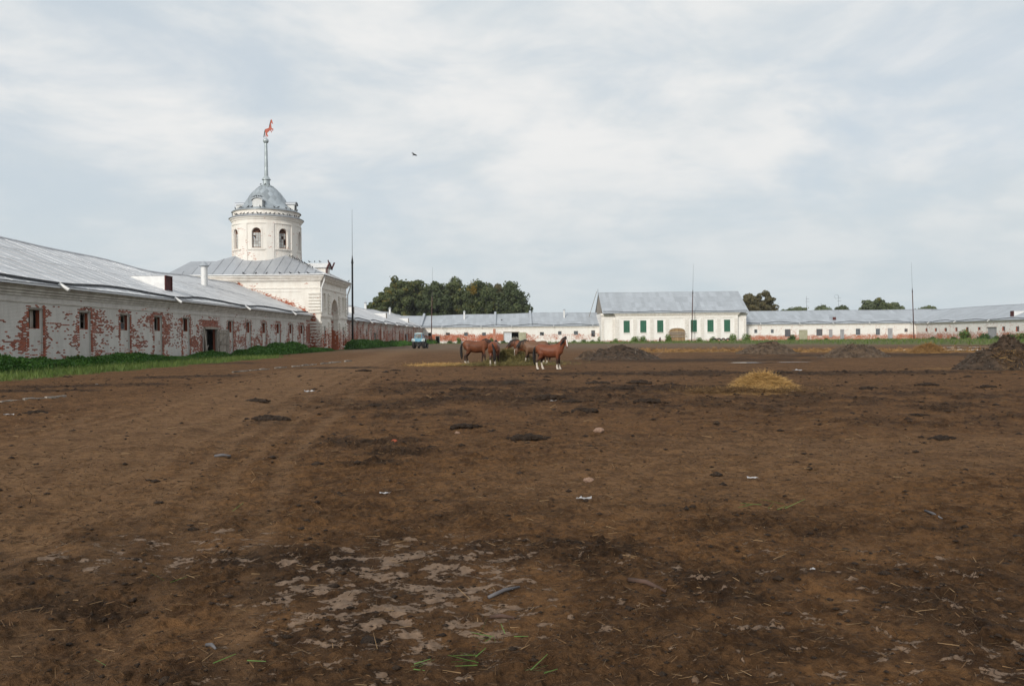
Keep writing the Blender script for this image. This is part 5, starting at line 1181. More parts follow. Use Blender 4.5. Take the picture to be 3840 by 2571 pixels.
# dung clumps that can be told apart
CL = [(1005, 1568, .5, 'dung clump with a raised right end, left of the dark patch'), (960, 1507, .42, 'long low dung strip above the raised clump on the left'), (135, 1548, .3, 'small dung clump near the left edge below the kerb'), (1738, 1608, .32, 'round dung clump upper left of the wide crumbled one'), (1975, 1650, .34, 'wide crumbled dung clump left of the pinkish stone'), (2185, 1548, .42, 'dark dung clump just above the pinkish broken stone'), (1612, 1676, .12, 'tiny black clod right of the dark patch'), (1408, 1526, .26, 'small clump in the open above the dark patch'),
 (3255, 1458, .36, 'dark clump alone to the right of the straw pile'), (3475, 1448, .36, 'long flat dung second right of the straw pile'), (3700, 1455, .34, 'flat dark dung at the far right below the large heap'), (2940, 1402, .4, 'dark lump beside the pale rag heap'), (2430, 1512, .4, 'broad clump lower left of the straw pile'), (2060, 1500, .5, 'dark mound holding the small white scrap'), (2140, 1508, .34, 'dark clod just right of the small white scrap'), (1745, 1470, .4, 'flat clod on the yard below the left horses'), (1930, 1440, .5, 'low clod on the yard below the hay mound'), (2400, 1440, .5, 'broken clod below the dark manure heap'), (2520, 1447, .35, 'lump at the left end of the dirty straw'), (1362, 1393, .4, 'lone clump on the track before the tractor'), (1480, 1390, .35, 'clump between the track and the scattered straw'), (2240, 1440, .5, 'dark clod below the small brown heap'), (2330, 1466, .3, 'small clod lower left of the broken one'), (3440, 1560, .22, 'small clod on the bare ground at the right'), (3530, 1648, .25, 'nearest small clod of the dung on the right')]
def clump_mesh(seed):
    """a dropping: a low heap of crumbly lumps pressed together"""
    g = random.Random(seed*7+1); bm = bmesh.new()
    for k in range(34):
        x, y = g.gauss(0, .38), g.gauss(0, .24); q = math.hypot(x/.9, y/.6); s_ = g.uniform(.10, .26)*(1-.4*min(1, q))
        r_ = bmesh.ops.create_icosphere(bm, subdivisions=2, radius=s_); off = Vector((x, y, max(0, .16*(1-q))*g.random()))
        for v in r_['verts']:
            p = v.co.copy(); d = 1+.5*mnoise.noise(p*9+Vector((k, seed, 0)))+.25*mnoise.noise(p*24+Vector((seed, k, 0))); v.co = Vector((p.x*d*1.25, p.y*d, p.z*d*.72))+off
    me = bpy.data.meshes.new('dung_clump'); bm.to_mesh(me); bm.free(); me.materials.append(M_CLUMP); return me
CM = [clump_mesh(k) for k in range(5)]
for i, (px, py, s, lab) in enumerate(CL):
    c = ground_at(px, py); o = link('dung_clump', CM[i % 5]); o.location = (c.x, c.y, gz(c.x, c.y)+s*.02); o.scale = (s*1.15, s*1.1, s*1.0); o.rotation_euler.z = (px*7 % 60-30)/57
    tag(o, lab, 'dung', 'dung clumps on the yard')
# many small clods of litter, too many to count
n = 13000; r0 = 4.2*np.exp(rg.random(n)*np.log(46/4.2)); a = rg.uniform(R(-40), R(40), n); X = r0*np.sin(a); Yv = r0*np.cos(a); gmm = ground_masks(X, Yv)
k_ = rg.random(n) < (.35+.65*gmm['dark'])*(1-.6*gmm['track']); X, Yv, r0 = X[k_], Yv[k_], r0[k_]
ix = np.searchsorted(rr, r0).clip(0, len(rr)-1); jx = np.searchsorted(th[:880], np.arctan2(X, Yv)).clip(0, 879); Z = GZ[ix, jx]
o = lumps(None, 'litter', np.stack([X, Yv, Z+.004], 1), (.004+.0013*r0)[:, None]*rg.lognormal(0, .5, (len(X), 1)), M_CLUMP, rg); o['label'] = 'dark crumbs of dung and mud strewn over the yard'; o['category'] = 'litter'
n = 1300; r0 = 4.0*np.exp(rg.random(n)*np.log(26/4.0)); a = rg.uniform(R(-40), R(40), n); X = r0*np.sin(a); Yv = r0*np.cos(a)
ix = np.searchsorted(rr, r0).clip(0, len(rr)-1); jx = np.searchsorted(th[:880], a).clip(0, 879); P = np.stack([X, Yv, GZ[ix, jx]+.008], 1)
D = rg.normal(size=P.shape)*np.array([1, 1, .10]); D[:, 2] = np.abs(D[:, 2]); D /= np.linalg.norm(D, axis=1, keepdims=True)
M_BIT = plain('straw_bits', (.22, .14, .07), (.11, .07, .035), scale=7, rough=.8, irand=.5, coords='Position')
o = stuff(link('straw_bits', npmesh('straw_bits', *blades(P, D, rg.uniform(.03, .16, n)*(.6+r0*.05), .0025+.0005*r0, rg), M_BIT))); o['label'] = 'loose bits of straw over the foreground'; o['category'] = 'straw'
n = 16000; r0 = 4.0*np.exp(rg.random(n)*np.log(15/4.0)); a = rg.uniform(R(-40), R(40), n); X = r0*np.sin(a); Yv = r0*np.cos(a); gmm = ground_masks(X, Yv)
ix = np.searchsorted(rr, r0).clip(0, len(rr)-1); jx = np.searchsorted(th[:880], a).clip(0, 879); P = np.stack([X, Yv, GZ[ix, jx]+.003], 1)
D = rg.normal(size=P.shape)*np.array([1, 1, .22]); D[:, 2] = np.abs(D[:, 2]); D /= np.linalg.norm(D, axis=1, keepdims=True); k_ = rg.random(n) < 1-.8*gmm['mud']
M_FIB = plain('litter_fibres', (.13, .075, .034), (.035, .02, .011), scale=12, rough=.9, irand=.5, coords='Position')
o = stuff(link('litter_fibres', npmesh('litter_fibres', *blades(P[k_], D[k_], (rg.uniform(.02, .07, n)*(.7+r0*.06))[k_], (.003+.0005*r0)[k_], rg), M_FIB))); o['label'] = 'brown fibres of trodden litter in the foreground'; o['category'] = 'litter'
M_CUT = leafmat('cut_grass', ((.07, .15, .03), (.14, .22, .06)), .15)
def grass_tuft(px, py, k, L, lab):
    c = ground_at(px, py); g = np.random.default_rng(px); P = np.stack([c.x+g.normal(size=k)*L*.35, c.y+g.normal(size=k)*L*.3, gz(c.x, c.y)+g.uniform(.01, .03, k)], 1)
    D = g.normal(size=P.shape)*np.array([1, .6, .25]); D[:, 2] = np.abs(D[:, 2]); D /= np.linalg.norm(D, axis=1, keepdims=True); V, F = blades(P, D, g.uniform(.5, 1.1, k)*L, .006, g)
    stuff(tag(link('grass_wisp', npmesh('grass_wisp', V, F, M_CUT)), lab, 'grass', 'cut grass lying in the foreground'))
for q in ((1770, 2500, 9, .17, 'largest wisp of cut grass, bottom middle of the mud'), (1850, 2395, 7, .14, 'wisp of cut grass just above the largest one'), (1550, 2520, 4, .10, 'short grass blades left of the largest wisp'), (1990, 2540, 6, .13, 'grass blades right of the largest wisp'), (660, 2185, 2, .16, 'single green blade left of the pale mud'), (830, 1932, 2, .24, 'single green blade at the upper edge of the wet mud'), (330, 2510, 2, .13, 'thin green blade at the bottom left'), (850, 2525, 2, .13, 'short green blade low left of centre'), (2930, 1905, 6, .28, 'faint green wisp at the right of the dry ground')): grass_tuft(*q)
# stones, paper, sticks
M_STONE = plain('pinkish_stone', (.32, .21, .15), (.22, .14, .10), scale=6, rough=.9, bump=.5)
M_PAPER = plain('white_litter', (.40, .40, .41), (.26, .25, .25), scale=5, rough=.6)
def stone(px, py, s, m, lab, flat=.55, cat='stone'):
    c = ground_at(px, py); bm = bmesh.new(); bmesh.ops.create_icosphere(bm, subdivisions=3, radius=1)
    for v in bm.verts: p = v.co.copy(); v.co = Vector((p.x*(1+.35*mnoise.noise(p*1.3+Vector((px, 0, 0)))), p.y*.7*(1+.3*mnoise.noise(p*1.7)), p.z*flat*(1+.4*mnoise.noise(p*2+Vector((0, px, 0))))))
    me = bpy.data.meshes.new('stone'); bm.to_mesh(me); bm.free(); me.materials.append(m); o = link('stone' if cat == 'stone' else 'brick_fragment', me); o.location = (c.x, c.y, gz(c.x, c.y)+s*flat*.55); o.scale = (s,)*3; tag(o, lab, cat, None)
stone(2242, 1623, .095, M_STONE, 'pinkish broken stone in the middle of the bare yard'); stone(2203, 1806, .065, M_STONE, 'small pale stone nearer than the pinkish broken one'); stone(1474, 1658, .05, M_BRICK, 'reddish brick crumb at the dark patch', cat='brick'); stone(1712, 1626, .05, M_STONE, 'tiny pale stone under the round dung clump'); stone(3042, 2146, .022, M_PAPER, 'tiny white pebble at right in the mud')
def scrap(px, py, s, lab, m=M_PAPER, asp=.35):
    s *= .75
    c = ground_at(px, py); g = random.Random(px); n_ = 7; mb = MB(); V = {}
    for i in range(n_):
        for j in range(5): V[i, j] = mb.v((c.x+(i/(n_-1)-.5)*2*s*g.uniform(.9, 1.1), c.y+(j/4-.5)*2*s*asp*g.uniform(.85, 1.15)*(1-.5*abs(i/(n_-1)-.5)), gz(c.x, c.y)+.02+abs(g.gauss(0, s*.14))))
    for i in range(n_-1):
        for j in range(4): mb.F.append([V[i, j], V[i+1, j], V[i+1, j+1], V[i, j+1]]); mb.M.append(0)
    o = mb.build('paper_scrap', m, smooth=False, fix=False); tag(o, lab, 'litter', 'pale scraps lying on the yard')
for q in ((2184, 1872, .11, 'white crumpled scrap in the middle of the near yard'), (1440, 1862, .085, 'white torn scrap left of the crumpled one'), (30, 1566, .16, 'white scrap at the left edge by the kerb'), (357, 1443, .14, 'small white scrap on the dark soil at left'), (2075, 1507, .14, 'small white scrap among dark clods in the middle'), (2990, 1392, .30, 'pale rag heap beyond the straw pile'), (2820, 1797, .09, 'pale strip lying right of centre'), (1160, 1477, .25, 'pale twisted wire on the track')): scrap(*q)
M_STICK = plain('stick_bark', (.10, .06, .045), (.05, .03, .022), scale=6, rough=.9)
M_STICKG = plain('grey_stick', (.13, .125, .13), (.08, .075, .08), scale=6, rough=.8)
def stick(p0, p1, r, m, lab, z=.03):
    a = ground_at(*p0); c = ground_at(*p1); md = (a+c)/2; off = Vector((0, 0, r*1.1)); za, zc = gz(a.x, a.y), gz(c.x, c.y); zm = max(gz(md.x, md.y), (za+zc)/2)
    mb = MB(); mb.tube([a+off+Vector((0, 0, za)), md+off+Vector((0, .01, zm+.008)), c+off+Vector((0, 0, zc))], [r, r*1.1, r*.6], 7); tag(mb.build('stick', m, smooth=True), lab, 'stick')
stick((2350, 2196), (2490, 2232), .016, M_STICK, 'reddish-brown stick right of centre in the mud'); stick((1822, 2246), (1940, 2215), .012, M_STICKG, 'grey stick in the middle of the mud'); stick((1828, 2320), (1920, 2332), .012, M_STICK, 'short brown stick below the grey one'); stick((760, 2428), (795, 2460), .010, M_STICKG, 'short curved grey metal piece at lower left'); stick((3465, 1920), (3530, 1950), .012, M_STICKG, 'grey stick at the right in the near yard'); stick((800, 1715), (860, 1716), .02, M_STICKG, 'pale flat stick on the left of the near yard')
# old kerb stones beside the track
M_KERB = plain('old_kerb', (.34, .31, .27), (.14, .11, .085), scale=3, rough=.9, bump=.6, orand=.2)
kb = thing('kerb', 'broken whitish kerb half buried along the left side of the track', 'kerb', (-14.6, 40, 0))
for a, c, k in (((-5, 1511), (245, 1490), 6), ((870, 1397), (1010, 1385), 7), ((1030, 1382), (1330, 1352), 18)):
    A_, C_ = ground_at(*a), ground_at(*c)
    for i in range(k):
        if random.random() < .12: continue
        p = A_.lerp(C_, (i+.06)/k); q = A_.lerp(C_, (i+.94)/k); z = random.uniform(.0, .03)
        mb = MB(); mb.bar(p+Vector((0, 0, z)), q+Vector((0, 0, z+random.uniform(-.02, .02))), .11, .12); mb.build('kerb_stone', M_KERB, kb)

# ------------------------------------------------------------------ pigeons and the bird in flight
M_PIG = plain('pigeon_grey', (.045, .045, .05), (.025, .025, .03), scale=6, rough=.7, orand=.4)
mb = MB(); mb.tube([(-.20, 0, .10), (-.10, 0, .13), (0, 0, .16), (.09, 0, .19), (.12, 0, .25), (.15, 0, .29), (.19, 0, .28)], [(.03, .012), (.055, .04), (.08, .075), (.06, .065), (.035, .04), (.035, .035), (.008, .008)], 8)
mb.bar((-.16, 0, .115), (-.34, 0, .07), .07, .02); mb.bar((0, .02, .1), (.01, .02, 0), .014); mb.bar((0, -.02, .1), (.01, -.02, 0), .014)
PIG = mb.mesh('pigeon', M_PIG, True)
def pigeon(p, a, lab, grp): o = link('pigeon', PIG); o.location = p; o.rotation_euler.z = a; o.scale = (1.25,)*3; tag(o, lab, 'pigeon', grp)
va = math.atan2(-DC[0], DC[1])                           # the side of the drum that faces the yard
for k in range(19):
    a = R(-62+7*k+random.uniform(-2.5, 2.5))+.25; r = 5.9; pigeon((DC[0]+r*math.sin(a), DC[1]-r*math.cos(a), 22.38), random.uniform(0, 6), 'dark pigeon perched on the ledge round the drum', 'pigeons on the drum ledge')
for k in range(13):
    a = R(-60+11*k+random.uniform(-4, 4))+.2; r = 5.45; pigeon((DC[0]+r*math.sin(a), DC[1]-r*math.cos(a), 23.53), random.uniform(0, 6), 'dark pigeon perched at the foot of the dome', 'pigeons at the foot of the dome')
for k in range(4): pigeon((DC[0]-.6+k*.4, DC[1]-4.7, 25.28+.06*math.sin(k)), random.uniform(0, 6), 'pigeon on the rounded top of the front lucarne', 'pigeons on the lucarne')
for k in range(3): pigeon((DC[0]-.6+k*.7, DC[1]-1.15+.1*k, 27.98), random.uniform(0, 6), 'pigeon at the foot of the spire', 'pigeons at the spire')
for k in range(15):
    t_ = .36+.5*random.random()*(.4+.6*k/15) if False else .30+.42*k/15; p = lerp(ap, (x1, y0, ez), t_+.12); pigeon((p[0], p[1]-.05, p[2]+.06), random.uniform(0, 6), 'pigeon sitting along the hip of the tower roof', 'pigeons on the roof hip')
for k in range(7): pigeon((-42+k*1.7+random.uniform(-.5, .5), y0+.12, ez+.12), random.uniform(0, 6), 'pigeon sitting on the eave of the tower roof', 'pigeons on the tower eave')
for k in range(3): pigeon((-34.5+k*.9, gy, 14.93), random.uniform(0, 6), 'pigeon on the ridge of the small front gable', 'pigeons on the front gable')
pigeon((x1-.1, y1-2.2, ez+.15), 1, 'lone pigeon at the far end of the tower eave', 'pigeons on the tower eave end')
Yb = 60.0; bx_, bz_ = onY(1562, 582, Yb); mb = MB()
mb.tube([(bx_-.17, Yb, bz_-.03), (bx_-.05, Yb, bz_+.01), (bx_+.06, Yb, bz_+.0), (bx_+.15, Yb, bz_-.045), (bx_+.19, Yb, bz_-.06)], [(.04, .015), (.05, .05), (.06, .055), (.035, .035), (.008, .008)], 8)
for sg in (1, -1):
    P_ = [(bx_+.08, Yb+.04*sg, bz_+.02), (bx_-.06, Yb+.04*sg, bz_+.03), (bx_-.16, Yb+.16*sg, bz_+.15 if sg > 0 else bz_+.06), (bx_-.22, Yb+.30*sg, bz_+.29 if sg > 0 else bz_+.08), (bx_-.08, Yb+.2*sg, bz_+.16 if sg > 0 else bz_+.07)]
    mb.face(P_); mb.face([(x, y, z+.008) for x, y, z in P_])
tag(mb.build('flying_bird', M_PIG, fix=False), 'dark bird flying in the sky right of the spire', 'bird')

# ------------------------------------------------------------------ horses
def horsemat(name, coat, coat2, point=(.018, .013, .011)):
    m, t, b = newmat(name); tcn = t.node('ShaderNodeTexCoord'); v = tcn.outputs['Object']
    sp = t.node('ShaderNodeSeparateXYZ'); t.l.new(v, sp.inputs[0]); x, y, z = sp.outputs
    def oa(n): a = t.node('ShaderNodeAttribute'); a.attribute_type = 'OBJECT'; a.attribute_name = n; return a.outputs['Fac']
    n_ = t.noise(v, 3, 4, .6); nf_ = t.noise(v, 11, 3, .6)
    c = t.mix(t.rng(n_, .35, .65), coat, coat2)
    c = t.mix(t.math('MULTIPLY', t.rng(z, 1.15, .78), .45), c, tuple(q*.6 for q in coat))
    zz_ = t.math('ADD', z, t.math('MULTIPLY', t.math('SUBTRACT', nf_, .5), .16))
    c = t.mix(t.math('MULTIPLY', t.rng(zz_, .80, .55), .85), c, point)
    hs, fs = oa('stock_hind'), oa('stock_fore'); isf = t.rng(x, -.05, .05, 0, 1, False)
    lim = t.math('ADD', t.math('MULTIPLY', hs, t.math('SUBTRACT', 1.0, isf)), t.math('MULTIPLY', fs, isf))
    wht = t.rng(t.math('SUBTRACT', lim, zz_), -.02, .03)
    c = t.mix(wht, c, (.52, .46, .39)); c = t.mix(t.rng(z, .055, .035), c, (.20, .16, .12))
    t.put(b.inputs['Base Color'], c); b.inputs['Roughness'].default_value = .55; b.inputs['Specular IOR Level'].default_value = .35
    return m
M_BAY = horsemat('bay_coat', (.180, .054, .022), (.130, .037, .015))
M_BAYD = horsemat('dark_bay_coat', (.160, .052, .020), (.095, .031, .013))
M_BRN = horsemat('brown_coat', (.150, .076, .040), (.110, .052, .027))
M_MANE = plain('black_hair', (.012, .010, .010), (.022, .018, .016), scale=8, rough=.6, stretch=(1, 1, .3))
M_BLAZE = plain('white_hair', (.66, .61, .56), (.56, .50, .45), scale=5, rough=.7)
M_EYE = plain('eye', (.01, .008, .007), (.012, .01, .009), scale=1, rough=.15)
def horse(label, loc, yaw, scale, m, poll, muzzle, stock=(.4, .4), legs=None, tailpts=None, blaze=False, mane=True, ear=True):
    """a heavy horse facing local +X; poll and muzzle place the head"""
    o = thing('horse', label, 'horse', (loc[0], loc[1], loc[2]), 'horses feeding in the yard'); o.rotation_euler.z = yaw; o.scale = (scale,)*3
    legs = legs or {}
    mb = MB(); Y = (0, 1, 0)
    mb.tube([(-.90, 0, 1.26), (-.86, 0, 1.27), (-.74, 0, 1.28), (-.55, 0, 1.26), (-.30, 0, 1.19), (0, 0, 1.14), (.28, 0, 1.16), (.50, 0, 1.22), (.66, 0, 1.22), (.78, 0, 1.21), (.84, 0, 1.2)],
            [(.06, .10), (.17, .22), (.29, .33), (.345, .37), (.345, .395), (.36, .41), (.335, .41), (.28, .405), (.23, .345), (.14, .24), (.06, .12)], 16, side=Y)
    poll, muzzle = Vector(poll), Vector(muzzle); n0, n1 = Vector((.48, 0, 1.34)), Vector((.66, 0, 1.42))
    mid = (n1*.5+poll*.5)+Vector((0, 0, .04)) if poll.z > 1.3 else n1*.5+poll*.5+Vector((.04, 0, .08))
    side = Vector((0, 1, 0))
    mb.tube([n0, n1, mid, poll.lerp(mid, .25), poll], [(.16, .27), (.155, .27), (.12, .20), (.10, .16), (.09, .13)], 14, side=side)
    hd = (muzzle-poll); L = hd.length; d = hd.normalized()
    hs = d.cross(Vector((0, 0, 1)));  hs = hs.normalized() if hs.length > .2 else side
    if abs(hs.y) > .7 and hs.y < 0: hs = -hs
    P = [poll-d*.06, poll+d*.06, poll+d*L*.30, poll+d*L*.55, poll+d*L*.80, poll+d*L*.95, muzzle+d*.02]
    mb.tube(P, [(.06, .07), (.095, .12), (.105, .145), (.082, .105), (.068, .078), (.072, .075), (.045, .05)], 14, side=hs)
    up_h = hs.cross(d); up_h = up_h if up_h.dot(Vector((0, 0, 1))) > 0 or abs(up_h.z) < .1 else -up_h
    fr = hs.cross(d)                                    # front of the face
    if fr.dot(n1-poll) > 0: fr = -fr
    if ear:
        for sg in (-1, 1): e = poll+hs*(.055*sg); mb.tube([e-d*.02, e-d*.09+hs*.015*sg, e-d*.17+hs*.02*sg], [(.035, .03), (.032, .022), (.006, .006)], 8, side=hs)
    for nm, sx, sg in (('fl', 1, 1), ('fr', 1, -1), ('hl', -1, 1), ('hr', -1, -1)):
        q = legs.get(nm, (0, 0)); dx, lift = q
        y = .165*sg
        if sx > 0:
            K = [((.50, y*.8, 1.15), .17), ((.50+dx*.1, y, .95), .125), ((.50+dx*.35, y, .72), .088), ((.51+dx*.6, y, .50), .072), ((.50+dx*.75, y, .40), .054), ((.50+dx*.9, y, .25), .050), ((.50+dx, y, .16), .066), ((.53+dx, y, .09), .066), ((.55+dx, y, .045), .078), ((.56+dx, y, .0), .086)]
        else:
            K = [((-.56, y*.7, 1.22), .23), ((-.52+dx*.1, y, 1.0), .205), ((-.50+dx*.3, y, .82), .145), ((-.62+dx*.6, y, .64), .088), ((-.72+dx*.8, y, .52), .074), ((-.72+dx*.9, y, .40), .058), ((-.70+dx, y, .26), .054), ((-.69+dx, y, .17), .070), ((-.66+dx, y, .09), .068), ((-.64+dx, y, .045), .08), ((-.63+dx, y, 0), .088)]
        mb.tube([k[0] for k in K], [k[1] for k in K], 10, side=(0, 1, 0))
    me = mb.mesh('horse_raw', m); tmp = bpy.data.objects.new('tmp', me); COL.objects.link(tmp)
    md = tmp.modifiers.new('r', 'REMESH'); md.mode = 'VOXEL'; md.voxel_size = .021; md.use_smooth_shade = True
    ms = tmp.modifiers.new('s', 'SMOOTH'); ms.factor = .5; ms.iterations = 4
    dg = bpy.context.evaluated_depsgraph_get(); bme = bpy.data.meshes.new_from_object(tmp.evaluated_get(dg)); bme.name = 'body'
    bpy.data.objects.remove(tmp); bme.materials.clear(); bme.materials.append(m); bme.polygons.foreach_set('use_smooth', [True]*len(bme.polygons))
    bo = link('body', bme, o, True); bo['stock_hind'] = float(stock[0]); bo['stock_fore'] = float(stock[1])
    tp = tailpts or [(-.86, 0, 1.44), (-.97, 0, 1.34), (-1.02, 0, 1.1), (-1.02, 0, .8), (-.99, 0, .5), (-.97, 0, .3)]
    MB().tube(tp, [.045, .065, .085, .095, .085, .02], 9).build('tail', M_MANE, None, True).parent = o
    if mane:
        mb = MB(); W_ = Vector((.40, 0, 1.60)); pts = [W_, n1+Vector((.0, 0, .24)), mid+(fr*-.0)+Vector((-.02, 0, .19)) if poll.z > 1.3 else mid+Vector((.02, 0, .20)), poll+Vector((0, 0, .10))-d*.05, poll+d*.10+fr*.10]
        mb.tube(pts, [(.03, .04), (.085, .075), (.10, .085), (.09, .07), (.04, .03)], 9, side=side); mo = mb.build('mane', M_MANE, None, True); mo.parent = o
        hang = MB(); 
        for k in range(14):
            f = k/13; a = pts[1].lerp(pts[2], f*2) if f < .5 else pts[2].lerp(pts[3], f*2-1)
            for sg in (-1, 1):
                if sg > 0 and k % 2: continue
                hang.tube([a+side*(.05*sg), a+side*(.13*sg)+Vector((0, 0, -.10)), a+side*(.135*sg)+Vector((.0, 0, -.24-.05*(k % 3)))], [.03, .03, .008], 5)
        h_ = hang.build('locks', M_MANE, None, True); h_.parent = mo
    eye = MB()
    for sg in (-1, 1): c = poll+d*L*.27+hs*(.092*sg)+fr*.05; eye.tube([c-hs*.012*sg, c+hs*.012*sg], [.022, .016], 8)
    eye.build('eyes', M_EYE, None, True).parent = o
    if blaze:
        mb = MB(); B_ = [poll+d*(L*t)+fr*r for t, r in ((.10, .118), (.30, .150), (.55, .112), (.80, .086), (.98, .070))]
        mb.tube(B_, [(.02, .010), (.042, .016), (.034, .016), (.040, .016), (.036, .014)], 8, side=hs); mb.build('blaze', M_BLAZE, None, True).parent = o
    return o
def foot(px, py): c = ground_at(px, py); return (c.x, c.y, 0)
# hindquarters left, head hidden behind the next horse
c = ground_at(1700+262/5.204, 1230+690/5.204); s1 = 1.03
horse('dark bay horse seen from the side at the left of the group', (c.x+.66*s1, 55.0, 0), R(3), s1, M_BAYD, (1.30, -.0, .98), (1.38, 0, .42), (.20, .05), {'hl': (.10, 0), 'hr': (-.06, 0), 'fl': (-.10, 0), 'fr': (.14, 0)})
c = ground_at(1700+800/5.204, 1230+745/5.204)
horse('bay horse seen from behind with a thick black tail', (c.x-.02, 50.45, 0), R(82), .97, M_BAY, (1.28, .0, .95), (1.40, 0, .42), (.40, .05), {'hl': (.04, 0), 'hr': (-.05, 0)}, [(-.86, 0, 1.46), (-.95, -.05, 1.34), (-.99, -.12, 1.1), (-.99, -.15, .8), (-.97, -.15, .5), (-.95, -.15, .32)])
c = ground_at(1700+1430/5.204, 1230+715/5.204)
horse('grey-brown horse with head lowered to the hay, facing left', (c.x+.55, 51.6, 0), R(178), .98, M_BRN, (1.20, .02, 1.12), (1.34, .02, .55), (.30, .46), {'fl': (.16, 0), 'fr': (-.08, 0), 'hl': (-.1, 0), 'hr': (.12, 0)}, blaze=True)
c = ground_at(1700+1880/5.204, 1230+800/5.204)
horse('bright bay horse with white blaze and stockings turning its head to the viewer', (c.x-.02, 43.6, 0), R(-14), .90, M_BAY, (1.02, -.13, 1.86), (1.16, -.42, 1.38), (.46, .34), {'fl': (.06, 0), 'fr': (-.04, 0), 'hl': (.16, 0), 'hr': (-.10, 0)}, blaze=True)
horse('dark-maned horse half hidden behind the grey-brown one', (onY(1700+1400/5.204, 1300, 56.5)[0], 56.5, 0), R(176), 1.0, M_BAYD, (1.26, .0, 1.10), (1.50, 0, .72), (.2, .2))

# ------------------------------------------------------------------ tractor, seen from behind
M_BLUE = plain('tractor_blue', (.12, .30, .44), (.17, .36, .48), scale=3, rough=.55, coords='Object')
M_PALEB = plain('tractor_pale_blue', (.40, .54, .58), (.50, .58, .58), scale=2, rough=.6)
M_RIM = plain('wheel_rim', (.12, .12, .13), (.2, .19, .18), scale=5, rough=.7)
tc_ = ground_at(1572, 1306); tr_ = thing('tractor', 'old light blue wheeled tractor parked with its back to the viewer', 'tractor', (tc_.x, tc_.y, 0)); tr_.rotation_euler.z = R(-10)
def tpart(mb, name, m, parent=tr_, smooth=False): o = mb.build(name, m, None, smooth); o.parent = parent; return o
def wheel(x, y, rad, w):
    mb = MB(); r = w/2; prof_ = [(rad*.52, -r), (rad*.80, -r*1.02), (rad*.96, -r*.8), (rad, -r*.4), (rad, r*.4), (rad*.96, r*.8), (rad*.80, r*1.02), (rad*.52, r)]
    n = 28; rings = []
    for q, off in prof_: rings.append([mb.v((x+off, y+q*math.cos(2*math.pi*j/n), rad+q*math.sin(2*math.pi*j/n))) for j in range(n)])
    for k in range(len(rings)-1):
        for j in range(n): mb.F.append([rings[k][j], rings[k][(j+1) % n], rings[k+1][(j+1) % n], rings[k+1][j]]); mb.M.append(0)
    for j in range(18):
        for sg in (-1, 1):
            a = 2*math.pi*(j+.25*sg)/18; a2 = a+.16
            p = Vector((x+sg*r*.95, y+rad*.97*math.cos(a2), rad+rad*.97*math.sin(a2))); q = Vector((x+sg*r*.05, y+rad*1.0*math.cos(a), rad+rad*1.0*math.sin(a))); mb.bar(p, q, .06, .05)
    ty = tpart(mb, 'wheel', M_RUB)
    mb = MB(); mb.lathe([(.001, -r*.3), (rad*.2, -r*.35), (rad*.3, -r*.1), (rad*.5, -r*.5), (rad*.54, -r*.9), (rad*.54, r*.9), (rad*.5, r*.5), (rad*.3, r*.1), (rad*.2, r*.35), (.001, r*.3)], (0, 0), 20)
    mb.V = [(x+c, y+a, rad+b_) for a, b_, c in mb.V]; tpart(mb, 'rim', M_RIM, ty)
for sg in (-1, 1): wheel(.95*sg, 0, .80, .48); wheel(.80*sg, 2.45, .48, .24)
mb = MB(); mb.box(-.32, .32, -.35, .9, .55, 1.15); mb.box(-.22, .22, .9, 2.6, .6, 1.0); mb.box(-.7, .7, -.16, .16, .68, .92); mb.box(-.75, .75, 2.36, 2.54, .42, .56); tpart(mb, 'chassis', M_IRON)
mb = MB(); mb.box(-.34, .34, .95, 2.75, 1.0, 1.62); mb.box(-.30, .30, 2.75, 2.82, .9, 1.58); tpart(mb, 'bonnet', M_BLUE)
for sg in (-1, 1):                                       # broad rear mudguards
    mb = MB(); pts = [(-.62, 1.50), (-.55, 1.72), (-.2, 1.80), (.35, 1.78), (.75, 1.45)]
    for (y0_, z0_), (y1_, z1_) in zip(pts[:-1], pts[1:]): a0, a1 = (.62, 1.22); mb.prism([(0, 0)]*3, 0, 0) if False else mb.bar((sg*.92, y0_, z0_), (sg*.92, y1_, z1_), .62, .05, upv=(0, -.3, 1))
    mb.box(min(sg*.61, sg*1.23), max(sg*.61, sg*1.23), -.66, -.60, 1.30, 1.72); tpart(mb, 'mudguard', M_PALEB)
    mb = MB(); mb.box(sg*1.02-.1, sg*1.02+.1, -.72, -.66, 1.42, 1.54); tpart(mb, 'tail_lamp', M_DARKRED)
mb = MB(); mb.box(-.61, .61, -.58, -.5, 1.25, 1.75); mb.box(-.60, .60, -.5, .95, 1.62, 1.70); tpart(mb, 'cab_floor', M_BLUE)
mb = MB()
for sg in (-1, 1): mb.bar((sg*.72, -.55, 1.72), (sg*.60, -.45, 2.68), .10, .10); mb.bar((sg*.72, .95, 1.6), (sg*.62, .75, 2.68), .09, .09); mb.bar((sg*.66, -.5, 2.2), (sg*.66, .85, 2.2), .03, .03)
mb.bar((-.70, -.54, 1.80), (.70, -.54, 1.80), .09, .12); mb.bar((-.66, -.46, 2.62), (.66, -.46, 2.62), .08, .1); mb.bar((-.7, .95, 1.75), (.7, .95, 1.75), .06, .06)
cab = tpart(mb, 'cab_frame', M_BLUE)
mb = MB(); mb.box(-.74, .74, -.62, .95, 2.68, 2.74); mb.box(-.66, .66, -.54, .85, 2.74, 2.84); mb.box(-.45, .45, -.4, .6, 2.84, 2.88); tpart(mb, 'cab_roof', M_PALEB)
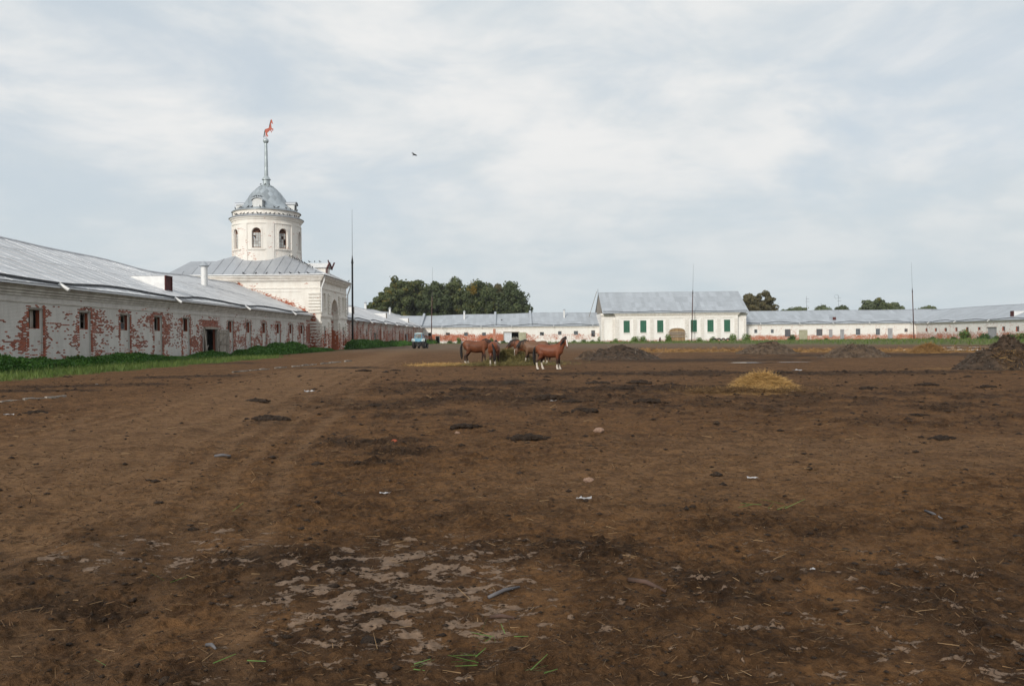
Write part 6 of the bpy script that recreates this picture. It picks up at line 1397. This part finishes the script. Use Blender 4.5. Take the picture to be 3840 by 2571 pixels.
mg_, t, b = newmat('cab_glass'); b.inputs['Base Color'].default_value = (.9, .95, .95, 1); b.inputs['Roughness'].default_value = .05; b.inputs['Transmission Weight'].default_value = .85; b.inputs['IOR'].default_value = 1.1
mb = MB(); mb.face(((-.64, -.53, 1.85), (.64, -.53, 1.85), (.57, -.46, 2.6), (-.57, -.46, 2.6))); tpart(mb, 'rear_window', mg_, cab)
for sg in (-1, 1): mb = MB(); mb.face(((sg*.70, -.48, 1.75), (sg*.70, .88, 1.75), (sg*.62, .72, 2.62), (sg*.61, -.42, 2.62))); tpart(mb, 'side_window', mg_, cab)
mb = MB(); mb.box(-.25, .25, .0, .5, 1.7, 1.9); mb.box(-.25, .25, -.1, 0, 1.7, 2.2); tpart(mb, 'seat', M_IRON)
mb = MB()
for sg in (-1, 1): mb.bar((sg*.42, -.55, 1.32), (sg*.50, -.95, .72), .07, .07); mb.bar((sg*.36, -.35, .62), (sg*.52, -1.15, .55), .08, .1); mb.bar((sg*.30, -.5, 1.30), (sg*.44, -.6, 1.30), .1, .1)
mb.bar((0, -.4, 1.12), (0, -1.0, .95), .09, .09); mb.box(-.25, .25, -.8, -.3, .40, .52); mb.box(-.35, .35, -.5, -.35, 1.0, 1.3); tpart(mb, 'hitch', M_IRON)
MB().tube([(.28, 1.6, 1.6), (.28, 1.6, 2.6)], [.05, .045], 8).build('exhaust', M_IRON, None).parent = tr_

# ------------------------------------------------------------------ thin haze over the yard
mh = bpy.data.materials.new('haze'); mh.use_nodes = True; mh.node_tree.nodes.clear()
ho_ = mh.node_tree.nodes.new('ShaderNodeOutputMaterial'); hv = mh.node_tree.nodes.new('ShaderNodeVolumePrincipled')
hv.inputs['Color'].default_value = (.92, .95, 1, 1); hv.inputs['Density'].default_value = .0001; hv.inputs['Anisotropy'].default_value = .2
mh.node_tree.links.new(hv.outputs[0], ho_.inputs['Volume'])
hz = stuff(MB().box(-330, 330, -60, 500, -1.2, 44).build('haze', mh)); hz['label'] = 'thin pale haze over the whole yard'; hz['category'] = 'haze'

for o in BASES:
    if '_base' in o: del o['_base']
print('objects', len(bpy.data.objects))
